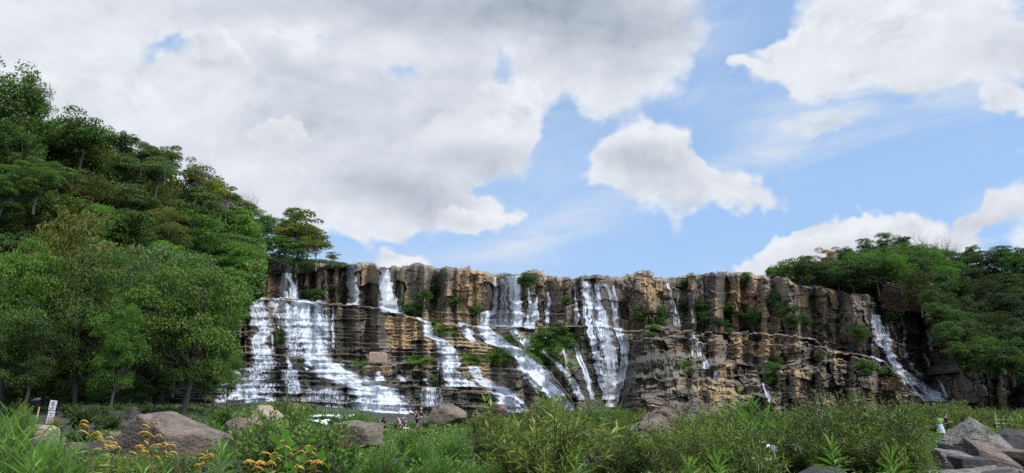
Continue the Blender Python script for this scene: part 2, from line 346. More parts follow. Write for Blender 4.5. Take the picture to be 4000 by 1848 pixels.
# the terrace under the upper wall
lip((330,1150, 960,1158, 1060,1167, 1130,1170, 1265,1184, 1400,1191, 1500,1205, 1560,1228, 1630,1245, 1720,1260, 1850,1272, 2040,1280, 2200,1277, 2330,1275, 2460,1288, 2540,1288, 2630,1293, 2720,1297, 2804,1302, 2930,1303, 3030,1303, 3060,1312, 3110,1316,
     3176,1330, 3245,1358, 3300,1374, 3360,1380, 3402,1394, 3470,1421, 3503,1455, 3544,1495, 3597,1549, 3640,1600, 3700,1680, 4140,1900), 15, 4, 7, .8, seed=11)
lip((330,1372, 960,1376, 1050,1381, 1120,1389, 1200,1398, 1300,1405, 1380,1416, 1460,1413, 1545,1420, 1620,1414, 1690,1398), 7, 4, 5, .5, seed=12)
lip((1690,1330, 1790,1337, 1850,1338, 1900,1345, 2004,1354, 2060,1372, 2100,1402, 2150,1452, 2200,1520, 2240,1570), 4, 5, 6, .4, seed=13)
lip((1690,1430, 1740,1432, 1853,1435, 1920,1440, 2004,1436, 2060,1450, 2110,1500, 2160,1560), 3.5, 5, 6, .6, seed=14)
lip((1650,1370, 1710,1372, 1770,1375), 1.5, 4, 5, .4, seed=15)
lip((1380,1470, 1420,1432, 1545,1428, 1560,1470), 2.2, 4, 3, .4, 10, seed=16)
lip((330,1430, 857,1432, 1040,1447, 1210,1449, 1350,1450), 2.2, 3, 3, .4, seed=17)
lip((330,1475, 958,1479, 1115,1486, 1285,1483, 1462,1489, 1556,1489, 1640,1486), 2.4, 3, 3, .4, seed=18)
lip((330,1500, 800,1504, 958,1505, 1210,1508, 1462,1511, 1607,1508, 1752,1517, 1935,1535), 2.4, 3, 3, .5, seed=19)
lip((330,1532, 800,1532, 1035,1530, 1190,1532, 1420,1536), 1.5, 3, 3, .4, seed=20)
lip((330,1556, 800,1556, 1033,1556, 1191,1563, 1367,1573, 1588,1580, 1700,1590), 2.2, 3, 3, .4, seed=21)
lip((330,1584, 900,1582, 951,1581, 1100,1590, 1250,1600), 1.6, 3, 3, .4, seed=22)
lip((1250,1598, 1400,1603, 1560,1614), 1.5, 3, 3, .3, seed=23)
lip((1925,1538, 1960,1545, 2010,1552, 2040,1575, 2060,1600), 1.5, 3, 3, .3, seed=24)
# the grassy mound between the diagonal slide and the tall fall slopes back softly
lip((1960,1290, 2100,1300, 2180,1330, 2235,1380, 2275,1450, 2310,1540, 2330,1640), 5, 70, 3, 0, seed=25)
# upper falls: the ledge half way down
lip((1880,1270, 1900,1240, 1930,1224, 2040,1222, 2060,1240, 2160,1222, 2200,1225), 2.5, 4, 6, .4, 15, seed=26)
lip((2240,1210, 2300,1205, 2370,1200, 2400,1212), 1.6, 5, 6, .4, 12, seed=27)
# right lower tier: blocks and slabs
lip((2480,1340, 2560,1325, 2680,1328, 2760,1336, 2850,1340), 3, 5, 9, .4, seed=28)
lip((2840,1346, 2900,1335, 3000,1330, 3070,1350), 1.5, 4, 9, .4, 20, seed=29)
lip((2450,1420, 2520,1400, 2600,1395, 2700,1393, 2790,1398, 2850,1418), 4.5, 14, 8, .3, seed=30)
lip((2400,1500, 2480,1470, 2580,1455, 2680,1440, 2760,1430, 2850,1412, 2960,1430, 3010,1440), 3, 10, 9, .4, seed=31)
lip((2380,1560, 2450,1530, 2560,1500, 2650,1480, 2730,1478, 2860,1484, 2960,1494), 2.5, 8, 8, .5, seed=32)
lip((2360,1600, 2480,1560, 2600,1530, 2700,1520, 2760,1502, 2900,1545, 3020,1560), 2.5, 8, 9, .4, seed=33)
lip((2900,1500, 2960,1490, 3000,1505, 3040,1540), 2.0, 3, 4, .4, 10, seed=34)
lip((3010,1440, 3090,1430, 3160,1425, 3240,1400, 3330,1398, 3400,1412, 3440,1440), 3.5, 5, 9, .5, seed=35)
lip((3120,1345, 3170,1350, 3230,1380, 3290,1388), 1.5, 4, 9, .4, 20, seed=36)
# fractured rock down the right-hand falls
for i, y0 in enumerate((1225, 1262, 1310, 1345, 1380, 1420, 1455, 1500, 1540)):
    lip((3400+i*22,y0, 3470+i*22,y0+6, 3560+i*14,y0+10, 3640+i*12,y0+22, 3740,y0+30), 2.0, 6, 14, .6, 60, seed=40+i)
lip((3330,1180, 3390,1172, 3440,1180, 3480,1205, 3520,1215, 3600,1230), 3, 6, 9, .4, seed=52)
lip((3790,1500, 3850,1490, 3900,1510, 3950,1530), 1.2, 4, 8, .5, seed=53)
# thin bedding planes
rg = np.random.default_rng(5); y0 = 1205.
while y0 < 1640:
    k = rg.integers(0, 3); xs = (330, 1980) if k == 0 else ((330, 1450) if k == 1 else (1050+rg.integers(0, 300), 1950))
    lip(np.array([(x, y0+(x-1200)*.028+rg.normal()*2.5) for x in np.linspace(*xs, 7)]).ravel(), .6+rg.random()*1.0, 2.5, 4, .4, seed=int(y0), broken=.40); y0 += 9+rg.random()*16
y0 = 1320.
while y0 < 1640:
    a = 2450+rg.integers(0, 500); b = a+350+rg.integers(0, 700)
    lip(np.array([(x, y0+rg.normal()*9-(x-2800)*.03*(x < 2800)) for x in np.linspace(a, min(b, 3620), 6)]).ravel(), .7+rg.random()*1.4, 4, 14, .35, seed=int(y0), broken=.47); y0 += 12+rg.random()*16
for y0, a, b in ((1110, 1560, 1980), (1150, 1180, 1340), (1140, 2560, 3000), (1195, 2660, 3330), (1240, 2700, 3300), (1100, 2450, 2560), (1180, 1950, 2250), (1230, 2460, 2700), (1215, 1560, 1860), (1265, 2900, 3380), (1230, 3000, 3300)):
    lip(np.array([(x, y0+rg.normal()*9) for x in np.linspace(a, b, 7)]).ravel(), .5+rg.random(), 4, 14, .5, seed=int(y0+a), broken=.45)
# broad forms: buttresses and gullies across the walls
def bump2(px, py, rx, ry, d, rot=0):
    global Dm
    c, s = math.cos(R(rot)), math.sin(R(rot)); u = ((PXg-px)*c+(PYg-py)*s)/rx; v = (-(PXg-px)*s+(PYg-py)*c)/ry
    Dm = Dm-d*np.exp(-(u*u+v*v))
bump2(2420, 1300, 45, 400, -7); bump2(2390, 1580, 60, 110, -6); bump2(2480, 1500, 60, 160, 2, 20); bump2(2225, 1500, 40, 160, 3, -15)
bump2(2520, 1180, 45, 110, 4); bump2(3330, 1240, 60, 110, 4.5, -8); bump2(3640, 1480, 40, 90, -6); bump2(3425, 1200, 25, 60, -2.5)
bump2(1320, 1110, 45, 90, 1.5); bump2(1440, 1110, 35, 90, .9); bump2(1370, 1110, 26, 80, 1.6); bump2(1500, 1110, 20, 90, -.5); bump2(1205, 1110, 60, 90, 2); bump2(2020, 1140, 60, 80, 2); bump2(2640, 1150, 30, 120, -2.5); bump2(1860, 1180, 25, 110, -1.5); bump2(1700, 1180, 30, 90, -2.0)
bump2(3035, 1190, 20, 120, -2.5, -5); bump2(3110, 1200, 60, 130, 2.5); bump2(2780, 1180, 70, 120, 1.5); bump2(2560, 1600, 160, 60, 3); bump2(3860, 1540, 50, 130, 3); bump2(3930, 1540, 40, 130, 4); bump2(3896, 1540, 10, 130, -2); bump2(1084, 1320, 22, 70, 1.5); bump2(3110, 1520, 22, 100, 2); bump2(3080, 1520, 10, 90, -1.5)
# joints and blocks, in metres on the rock face
X0, _, Z0 = at(PXg, PYg, 135.)
wx = X0+(fbm(X0/3, Z0/3, oct=3, seed=61)-.5)*2.2; wz = Z0+(fbm(X0/3, Z0/3, oct=3, seed=71)-.5)*2.0
upper = sstep(-8, 8, np.interp(cpx, *np.array(LIPS[0][0]).T)[None]-PYg)
def blocks(x, z, bx, bz, seed):
    """rectangular joint blocks of uneven size: a random number per block and the distance to its nearest joint (metres)"""
    u = x/bx+(vnoise(x/bx*.9, x*0+seed, seed=seed)-.5)*1.2; i = np.floor(u); fu = u-i
    v = z/bz+h3(i, i*0, i*0, seed)*9; v = v+(vnoise(v*.9, i*1.7, seed=seed+2)-.5)*1.2; j = np.floor(v); fv = v-j
    return h3(i, j, i*0, seed+4), np.minimum(np.minimum(fu, 1-fu)*bx, np.minimum(fv, 1-fv)*bz), h3(i, i*0, i*0, seed+6)
ca, ja, cola = blocks(wx, wz, 2.2, 4.2, 3); cc, jc, colc = blocks(wx, wz, 3.2, 1.3, 7); ce, je, cole = blocks(wx+(Z0-wz)*.4, wz, .75, 1.5, 21)
cr, jr, colr = blocks(wx*.95+wz*.2, wz, 2.3, 2.0, 33); rightlow = sstep(2380, 2500, PXg)
blocky = np.where(upper > .5, (ca-.5)*2.0+(cola-.5)*1.1, (cc-.5)*1.5*(1-rightlow)+((cr-.5)*2.3+(colr-.5)*1.9)*rightlow)
crack = np.where(upper > .5, 1-sstep(.02, .16, ja), (1-sstep(.02, .14, jc))*.8)
fine = (ce-.5)*.6; crack2 = 1-sstep(0, .09, je)
leftwet = sstep(1500, 1350, PXg)*sstep(1190, 1230, PYg)
amp = 1-.45*leftwet
rough = (fbm(X0/1.2, Z0/1.2, oct=4, seed=81)-.5)*1.1+(fbm(X0/7, Z0/9, oct=3, seed=91)-.5)*2.4
topround = np.square(np.clip(1-(PYg-ytop[None])/14., 0, 1))*2.2
Dm = Dm-(blocky+fine)*amp+crack*.45*amp+crack2*.15*amp-rough*amp+topround
Xc, Yc, Zc = at(PXg, PYg, Dm)
# colour masks of the rock
def msk(lst):
    m = np.zeros_like(Dm)
    for (px, py, rx, ry, w) in lst: m = np.maximum(m, w*np.exp(-np.square((PXg-px)/rx)-np.square((PYg-py)/ry)))
    return m
OCH = msk([(1700,1130,70,70,.8), (1840,1130,110,90,1.15), (1940,1180,30,60,.6), (1570,1090,40,40,.5), (1770,1210,60,40,.7), (2170,1110,50,35,.8), (2560,1140,60,70,1.05), (2530,1230,40,40,.8), (2740,1130,50,60,.8), (2800,1200,70,60,.7), (2880,1180,70,70,.85), (2950,1170,50,60,.9), (2990,1170,35,40,.8), (3070,1130,40,60,.5), (3160,1190,60,70,.5), (3240,1200,50,60,.5), (2670,1110,40,30,.6),
   (1600,1300,90,90,1.4), (1510,1260,60,50,1.0), (1480,1450,80,22,1.1), (1640,1370,70,25,1.0), (1340,1210,40,25,.6), (1850,1385,110,28,.9), (1960,1420,60,22,1.0), (1790,1360,40,30,.6), (1830,1525,14,40,1.0), (1770,1510,60,6,.8), (2150,1310,70,20,.6),
   (2990,1350,90,50,1.2), (3040,1400,50,60,1.0), (2900,1330,70,20,.9), (2930,1390,60,40,.8), (2840,1450,25,40,1.1), (2780,1360,60,22,.5), (2640,1360,30,25,.8), (3160,1360,110,25,.8), (3300,1390,80,22,.8), (3115,1500,22,90,1.2), (3200,1450,120,40,.7), (3090,1440,50,40,.8), (3240,1510,12,90,.9), (3355,1520,14,90,.9), (3460,1500,70,60,.9), (3520,1540,60,50,.8), (3400,1440,60,30,.7), (2780,1520,110,25,.8), (2690,1500,60,50,.7), (2860,1540,70,25,.8), (3000,1560,40,30,.6), (3130,1290,60,30,.3), (3530,1120,60,40,.5), (3560,1160,60,40,.4), (1050,1090,40,60,.7), (3900,1560,20,90,.35)])
WET = msk([(1250,1320,230,120,1.0), (1050,1480,420,120,1.1), (1450,1540,330,70,1.1), (1330,1260,170,60,.8), (1800,1560,150,50,1.0), (2000,1180,70,80,1.0), (2100,1220,90,70,.8), (2330,1250,90,150,1.0), (2390,1460,110,160,1.1), (2270,1480,70,120,.9), (2620,1200,50,110,.9), (2520,1420,150,120,.8), (2740,1440,90,60,.6), (3000,1530,50,40,.8), (3560,1350,170,170,.38), (3650,1480,100,90,.45), (3800,1560,150,90,.4), (1150,1120,60,60,.6), (1370,1120,30,80,.8), (1510,1130,40,80,.8), (2200,1200,40,60,.6), (700,1520,300,120,1.1), (1700,1490,150,50,.7), (3440,1290,60,100,.9), (2050,1500,80,40,.8)])
n1 = fbm(X0/1.6, Z0/5.5, oct=4, seed=101); n2 = fbm(X0/5, Z0/6, oct=3, seed=111); n3 = fbm(X0/.8, Z0/.8, oct=3, seed=121)
streak = fbm(X0/.55, Z0/6.0, oct=3, seed=131)
blk = np.where(upper > .5, (ca-.5)*.7+(cola-.5)*.5, (cc-.5)*.8)+(ce-.5)*.45
ochre = sstep(.40, .66, OCH*.62+(n1-.5)*1.1+(n2-.5)*.9+blk*.55+.15)*(1-.65*sstep(.50, .66, streak)*sstep(.9, .2, OCH*.6))*(1-sstep(.35, .8, WET-OCH*.6))
wet = np.clip(WET*1.1+(n2-.5)*.8, 0, 1)
moss = np.clip(msk([(1727,1290,60,22,1), (1954,1395,55,35,1), (1840,1404,50,25,.8), (2004,1325,45,20,1), (2110,1345,60,30,1), (2190,1335,70,35,1.2), (2140,1400,50,30,1), (2230,1410,30,60,.5), (1640,1410,60,18,1), (1405,1418,40,12,.9), (1690,1480,40,15,.5), (2060,1100,45,25,.8), (1560,1180,60,40,.4), (2680,1430,40,30,.6), (3040,1415,35,15,.8), (2560,1270,60,25,.6), (1085,1310,25,35,.7), (3500,1235,50,20,.7), (3200,1390,40,15,.5), (1040,1040,25,30,.9), (2070,1375,60,30,.9)])+(n3-.5)*.7, 0, 1)*sstep(.2, .5, n3+.1)
ppx = np.stack([PXg, PYg], -1)

tone = np.clip(.5+blk*.55+(n1-.5)*1.0+(n2-.5)*.9, 0, 1)
rock_m, nt, p, out = material('jointed cliff rock')
oc = objco(nt); na = noise(nt, vmath(nt, 'MULTIPLY', oc, (1.2, 1.2, .45)), .9, 6, .65); nb = noise(nt, oc, 2.6, 5, .6)
c = mix(nt, (na*.5+attr(nt, 'tone')*.5).smooth(.25, .72), (0.080, 0.063, 0.050), (0.29, 0.22, 0.155))
c = mix(nt, nb.smooth(.52, .75, 0, .45), c, (0.27, 0.225, 0.175))
co = mix(nt, nb.smooth(.3, .7), (0.27, 0.17, 0.080), (0.47, 0.32, 0.165))
c = mix(nt, attr(nt, 'ochre')*na.smooth(.25, .5), c, co)
w = attr(nt, 'wet')
c = mix(nt, w*0.93, c, mix(nt, nb.smooth(.35, .7), (0.014, 0.016, 0.013), (0.052, 0.052, 0.043)))
c = mix(nt, attr(nt, 'moss'), c, mix(nt, nb, (0.03, 0.055, 0.012), (0.10, 0.15, 0.03)))
setin(nt, p.inputs['Base Color'], c); setin(nt, p.inputs['Roughness'], w.smooth(0, 1, .88, .48)); p.inputs['Specular IOR Level'].default_value = .35
bump(nt, p, noise(nt, vmath(nt, 'MULTIPLY', oc, (1, 1, 1.6)), 2.2, 6, .7), .9, .35)
# behind the rim the river bed runs back level
back = [4, 12, 30, 70, 160]
Vx, Vy, Vz = [Xc], [Yc], [Zc]
for b in back:
    Vx.append(Xc[-1:]*(1+b/Yc[-1:]*.3)); Vy.append(Yc[-1:]+b); Vz.append(Zc[-1:]+.2-b*.012)
CV = np.stack([np.concatenate(v) for v in (Vx, Vy, Vz)], -1)
pad = lambda a: np.concatenate([a]+[a[-1:]*.6]*NB)
cliff = obj('cliff', mesh_np('cliff', CV.reshape(-1, 3), [grid_faces(NV+NB, NX)], rock_m, {'ochre': pad(ochre), 'wet': pad(wet), 'moss': pad(moss), 'tone': pad(tone)}))
tag(cliff, kind='structure')
def on_cliff(px, py):
    """the point of the rock face that the photo shows at (px, py)"""
    c = int(round(np.interp(px, cpx, np.arange(NX)))); r = int(round(np.clip((YB-py)/(YB-ytop[c]), 0, 1)*(NV-1)))
    return np.array([Xc[r, c], Yc[r, c], Zc[r, c]])

# ------------------------------------------------------------------ waterfalls: sheets of white water that follow the rock from each lip down
def minf(a, k):
    for ax in (0, 1):
        b = a.copy()
        for d in range(1, k+1):
            b = np.minimum(b, np.minimum(np.roll(a, d, ax), np.roll(a, -d, ax)))
        a = b
    return a
def boxf(a, k):
    for ax in (0, 1):
        a = sum(np.roll(a, d, ax) for d in range(-k, k+1))/(2*k+1)
    return a
Dw = np.minimum(boxf(minf(Dm, 1), 1), Dm)-.22
water_m, nt, p, out = material('white falling water')
uv = S(nt, nt.nodes.new('ShaderNodeUVMap').outputs[0]); u, v, _ = separate(nt, uv)
fro = attr(nt, 'froth'); wd = attr(nt, 'wd'); sd = attr(nt, 'sd')
long_n = noise(nt, combine(nt, u*4.2+sd*31.0, v*.26, sd*7.0), 1.0, 5, .65, .35)
short_n = noise(nt, combine(nt, u*3.0, v*1.5, sd*5.0), 1.0, 5, .7, .6)
n_ = long_n*(1.0-fro)+short_n*fro
al = (n_-0.585+wd*0.28).smooth(-.08, .20, 0.0, .95)
n2_ = noise(nt, combine(nt, u*7.0, v*1.2, sd*3.0), 1.0, 4, .7, .3)
setin(nt, p.inputs['Base Color'], mix(nt, (n2_*.55+n_*.45).smooth(.33, .55), (0.34, 0.37, 0.41), (0.62, 0.64, 0.67)))
p.inputs['Roughness'].default_value = .35; p.inputs['Specular IOR Level'].default_value = .4
bump(nt, p, n_, .6, .3)
tr = nt.nodes.new('ShaderNodeBsdfTransparent'); mx = nt.nodes.new('ShaderNodeMixShader'); setin(nt, mx.inputs[0], al)
nt.links.new(tr.outputs[0], mx.inputs[1]); nt.links.new(p.outputs[0], mx.inputs[2]); nt.links.new(mx.outputs[0], out.inputs['Surface'])
row_py = PYg
def waterfall(label, strands, group='falls over the cliff'):
    """strands: lists of (px, py, half width, density) from lip to foot, and a froth number"""
    best = np.zeros_like(Dm); U = np.zeros_like(Dm); FR = np.zeros_like(Dm)
    for k, (pts, froth) in enumerate(strands):
        q = np.array(pts, float).reshape(-1, 4); py = PYg
        cx = np.interp(py, q[:, 1], q[:, 0]); hw = np.interp(py, q[:, 1], q[:, 2]); de = np.interp(py, q[:, 1], q[:, 3])
        sdk = (int(q[0, 0])*13+k*7) % 97
        cx = cx+(vnoise(py/16., py*0+sdk, seed=sdk)-.5)*np.minimum(hw, 14)*.8
        hw = hw*(.75+.5*vnoise(py/9., (PXg > cx)*3.+sdk, seed=sdk+1))
        on = (py > q[0, 1]-2) & (py < q[-1, 1]+1)
        t = 1-np.abs(PXg-cx)/np.maximum(hw, 3.0)
        dd = sstep(-.12, .5, t)*de*on*(t > -.12)
        dd = dd*(1-.55*froth*sstep(.50, .72, vnoise((PYg-.03*PXg)/5.5, PXg/90.+sdk, seed=sdk+3)))
        up_ = dd > best
        best = np.where(up_, dd, best); U = np.where(up_, (PXg-cx)*.045+sdk, U); FR = np.where(up_, froth, FR)
    cell = np.maximum.reduce([best[:-1, :-1], best[1:, :-1], best[:-1, 1:], best[1:, 1:]]) > .03
    F_ = grid_faces(NV, NX, cell); ids, inv = np.unique(F_, return_inverse=True)
    x, y, z = at(PXg.ravel()[ids], PYg.ravel()[ids], Dw.ravel()[ids])
    base = np.stack([x, y, z], -1)
    me = mesh_np('waterfall', base, [inv.reshape(F_.shape)], water_m, {'wd': best.ravel()[ids], 'froth': FR.ravel()[ids], 'sd': base[:, 0]*0+(len(label) % 9)}, uv=np.stack([U.ravel()[ids], (PYg.ravel()[ids])*.045], -1), smooth=True)
    return tag(obj('waterfall', me), label, 'waterfall', group)
waterfall('short split fall at the cliff end nearest the forested hillside', [([1114,1068,12,1.3, 1110,1110,15,1.3, 1108,1166,18,1.2], .2), ([1132,1070,8,1.2, 1136,1100,10,1.2, 1146,1130,17,1.1, 1152,1168,20,1.0], .2), ([1160,1090,3,.7, 1158,1150,4,.5], .1)])
waterfall('narrow fall through the first notch in the cliff rim', [([1364,1037,17,1.7, 1374,1100,22,1.6, 1386,1190,30,1.5], .35)])
waterfall('wide plume of a fall through the second notch in the rim', [([1498,1047,20,1.15, 1508,1110,28,1.15, 1525,1222,42,1.2], .35)])
waterfall('stepped cascade right behind the round waterside tree', [([989,1163,36,.75, 1010,1234,44,.72, 1033,1284,34,.85, 1012,1341,36,.95, 1033,1391,46,.85, 1033,1440,58,.8], .75), ([1064,1310,4,.8, 1066,1370,5,.7], .2), ([975,1165,16,.7, 985,1270,14,.6], .6),
    ([905,1446,28,.9, 915,1470,48,.95, 930,1498,72,.95, 950,1549,108,.92, 945,1605,128,.85, 932,1650,130,.85], .75), ([990,1440,60,.6, 990,1478,66,.7, 960,1500,80,.6], .8), ([1000,1500,90,.5, 1010,1560,80,.6, 1000,1640,70,.55], .7)])
waterfall('broad white fall pouring in three steps down the middle terrace', [([1085,1168,40,.8, 1110,1234,44,.75, 1150,1303,44,.62, 1160,1392,44,.50], .6), ([1200,1173,76,1.0, 1210,1240,76,.95, 1226,1303,68,.9, 1238,1400,58,.98], .55), ([1300,1195,5,.6, 1300,1260,6,.5, 1302,1360,8,.4], .2),
    ([1240,1394,50,1, 1262,1420,64,1.1, 1292,1448,82,1.05, 1342,1473,110,.95, 1386,1498,90,1.0, 1455,1519,98,1.0, 1474,1556,106,1.0, 1492,1588,124,1.0, 1515,1618,118,1.1, 1535,1645,100,1.1], .7), ([1480,1452,10,1, 1490,1488,26,.8], .7), ([1560,1465,12,1, 1572,1488,16,.95], .7)])
waterfall('thin curtain of drips over the lowest ledge beside a leafy red tipped shrub', [([1265,1515,80,.48, 1265,1562,80,.5], .25), ([1130,1446,46,.62, 1120,1482,40,.7], .7), ([1150,1486,34,.8, 1150,1540,30,.7], .7), ([1120,1390,5,.8, 1135,1440,10,.7], .4), ([1180,1412,6,.7, 1205,1446,8,.8], .4), ([1675,1515,36,.55, 1680,1560,42,.6, 1690,1585,48,.6], .3), ([1720,1520,5,.6, 1724,1570,7,.6], .2), ([1250,1560,110,.35, 1260,1600,120,.45, 1280,1640,120,.45], .8)])
waterfall('staircase cascade dropping beside the sunlit ochre rock wall', [([1634,1240,9,1, 1668,1262,22,1, 1676,1303,27,.9, 1714,1330,24,.95, 1746,1366,40,.9, 1752,1410,52,.85, 1760,1454,38,.85, 1777,1486,52,.85, 1815,1510,76,.8], .65), ([1660,1480,8,.8, 1670,1500,6,.6], .5)])
waterfall('white terraced apron of water above the willow bushes', [([1848,1432,22,.75, 1865,1473,28,.85, 1903,1498,42,.9, 1960,1532,54,.85, 1991,1561,62,.95, 2004,1610,66,1.0], .7)])
waterfall('short bright chute beside the grassy ledge', [([1800,1264,17,.9, 1828,1303,23,.95, 1845,1336,15,.9], .5)])
waterfall('broad diagonal slide of white water, the whitest of all', [([1880,1274,26,1.1, 1910,1303,42,1.1, 1935,1334,56,1.15, 1979,1355,42,1.1, 2023,1379,42,1.1, 2055,1410,48,1.0, 2086,1454,62,1.05, 2118,1498,54,1.15, 2162,1536,47,1.2, 2193,1574,38,1.2, 2237,1615,24,1.2], .3)])
waterfall('small ragged chute over the mossy shoulder', [([2002,1288,18,.9, 2029,1322,23,.9, 2062,1353,24,.85, 2080,1366,16,.7], .6), ([2140,1308,26,.8, 2150,1318,22,.8], .6)])
waterfall('thread of water zigzagging down the grassy mound', [([2120,1372,9,.8, 2168,1410,14,.85, 2206,1454,14,.85, 2237,1492,16,.8, 2269,1560,20,.7], .5)])
waterfall('slim veil running down dark rock next to the tallest fall', [([2222,1312,7,.8, 2250,1340,8,.85, 2262,1391,11,.7, 2288,1454,13,.75, 2313,1560,10,.8], .15), ([2200,1360,6,.6, 2214,1440,8,.5], .2)])
waterfall('double curtain fall at the middle of the rim, spreading over a ledge', [([1933,1086,7,.95, 1938,1150,10,.9, 1930,1218,14,.9], .15), ([1966,1090,14,.62, 1966,1222,22,.5], .1), ([2004,1080,30,1.0, 2012,1150,26,1.0, 2014,1220,24,.95], .15), ([1920,1216,30,.95, 1910,1240,34,.85, 1905,1270,40,.8], .6), ([2018,1222,28,.95, 2016,1276,32,.9], .3), ([1965,1224,40,.45, 1960,1275,50,.5], .4)])
waterfall('small fall fanning over blocks to the right of the double curtain', [([2064,1126,5,.9, 2070,1196,10,.85, 2078,1216,20,.8, 2076,1250,32,.75, 2067,1285,26,.8], .4), ([2098,1155,5,.8, 2092,1195,9,.75, 2100,1250,14,.6], .2)])
waterfall('isolated ribbon of water over dark blocks', [([2140,1144,6,.85, 2149,1196,9,.75, 2144,1212,14,.75, 2138,1262,9,.6], .2)])
waterfall('hair thin trickle beside the tallest fall', [([2243,1100,4,.6, 2250,1200,5,.5, 2252,1222,13,.75, 2250,1266,10,.7], .2)])
waterfall('tallest fall, plunging from the rim into a narrow gully', [([2284,1100,16,.78, 2296,1160,17,.74, 2300,1196,22,.8, 2294,1240,16,.8, 2304,1272,13,.8], .1), ([2333,1110,10,.85, 2340,1196,17,.8, 2348,1235,26,.82, 2350,1275,40,.85], .1), ([2314,1130,14,.45, 2318,1272,18,.5], .1),
    ([2304,1272,14,.9, 2325,1379,14,.85, 2351,1473,18,.9, 2376,1540,18,1.0, 2382,1590,16,1.05], .05), ([2350,1275,38,.95, 2380,1379,32,.8, 2396,1473,32,.85, 2388,1590,18,1.1], .05), ([2404,1282,16,.75, 2430,1325,16,.8, 2444,1379,14,.8, 2428,1454,18,.75, 2418,1517,20,.8, 2384,1590,14,1.0], .05), ([2420,1282,18,.7, 2446,1340,12,.7, 2450,1400,7,.6], .05), ([2370,1400,50,.5, 2390,1500,40,.7, 2384,1560,28,.85], .05)])
waterfall('pair of thin streams at the shoulder of the tallest fall', [([2362,1112,6,.8, 2388,1158,10,.7, 2398,1210,9,.6, 2402,1275,9,.5], .2), ([2396,1116,5,.8, 2407,1190,11,.7, 2414,1280,12,.7], .1)])
waterfall('faint wet trickles on the black streaked wall', [([2610,1108,6,.65, 2618,1135,7,.36, 2628,1190,7,.32, 2640,1240,12,.32, 2652,1275,18,.34], .15), ([2646,1130,3,.35, 2650,1190,4,.25], .1), ([2688,1145,3,.42, 2697,1200,4,.3, 2706,1260,5,.25], .1)])
waterfall('little spout bouncing down the slabs below the block ledge', [([2699,1303,9,.95, 2706,1326,10,.8], .3), ([2722,1330,10,.6, 2736,1391,12,.62], .2), ([2702,1330,3,.6, 2704,1390,4,.5], .1), ([2750,1412,12,.7, 2758,1440,16,.6], .4), ([2790,1450,5,.6, 2796,1480,8,.5], .2)])
waterfall('trickle down the block corner above the big leafy bush', [([2982,1498,4,.6, 2996,1540,8,.62, 3004,1568,9,.7], .3)])
waterfall('long cascade sliding down dark rock under the wooded far hill', [([3420,1232,22,.82, 3433,1294,29,.92, 3450,1334,38,.9, 3468,1374,20,1.15, 3497,1421,20,1.25, 3537,1462,24,1.25, 3584,1495,30,1.1, 3638,1536,38,1.1, 3676,1566,28,1.1], .15), ([3404,1340,5,.5, 3408,1395,5,.4], .1), ([3410,1392,10,.8, 3450,1412,14,.6], .2), ([3520,1470,14,.55, 3560,1520,20,.6, 3630,1566,26,.6], .25)])
waterfall('upper trickle among boulders beneath the wooded far hill', [([3503,1186,5,.7, 3530,1205,8,.8, 3552,1232,9,.8], .3), ([3537,1280,7,.6, 3533,1361,9,.55, 3540,1400,6,.4], .15)])
waterfall('broken trickles down the stepped black rock under the far hill', [([3614,1253,6,.7, 3622,1275,8,.6], .2), ([3622,1290,5,.7, 3632,1318,10,.8, 3640,1370,8,.5], .3), ([3607,1381,7,.75, 3630,1420,8,.75, 3640,1455,8,.6, 3671,1489,7,.65, 3698,1552,7,.6], .25), ([3550,1412,8,.7, 3575,1448,10,.75, 3608,1480,12,.6], .3)])
waterfall('short white rill at the foot of the wooded far hill', [([3722,1398,4,.5, 3734,1416,5,.45, 3750,1440,6,.4], .2)])
waterfall('slender rill at the outermost rock block below the far hill', [([3962,1508,3,.6, 3980,1535,4,.55, 4002,1574,5,.5], .1)])

# ------------------------------------------------------------------ ground, hillsides, stream
def ground_z(x, y):
    x = np.asarray(x, float); y = np.asarray(y, float)
    z = 1.35*(1-sstep(5, 21, y))+.10
    z = z+2.0*sstep(-7, -26, x+.12*(y-40))*sstep(22, 46, y)*(1-sstep(70, 95, y)*.0)
    z = z+.45*sstep(11, 17, x)*sstep(34, 22, y)*sstep(10, 18, y)
    z = z-1.3*sstep(70, 95, y)*sstep(-20, -5, x)
    z = z+(fbm(x/3.5, y/3.5, oct=4, seed=7)-.5)*.55*sstep(3, 9, y)+(fbm(x/14, y/14, oct=2, seed=9)-.5)*.7*sstep(10, 30, y)
    return z
gx = np.concatenate([np.linspace(-900, -75, 24), np.linspace(-72, 72, 230), np.linspace(75, 900, 24)]); gy = np.concatenate([np.linspace(-900, -25, 20), np.linspace(-20, 120, 230), np.linspace(124, 1500, 30)])
GX, GY = np.meshgrid(gx, gy); GZ = ground_z(GX, GY)
soil_m, nt, p, out = material('damp river bank soil and rock')
oc = objco(nt); na = noise(nt, oc, .8, 6, .65); nb = noise(nt, oc, 6.0, 5, .65)
c = mix(nt, na.smooth(.4, .6), (0.020, 0.020, 0.011), (0.050, 0.042, 0.029)); c = mix(nt, nb.smooth(.5, .75, 0, .4), c, (0.085, 0.072, 0.058))
setin(nt, p.inputs['Base Color'], c); p.inputs['Roughness'].default_value = .8; bump(nt, p, nb+na, 1.0, .12)
g_ob = tag(obj('ground', mesh_np('ground', np.stack([GX, GY, GZ], -1).reshape(-1, 3), [grid_faces(*GX.shape)], soil_m, smooth=True)), kind='structure')

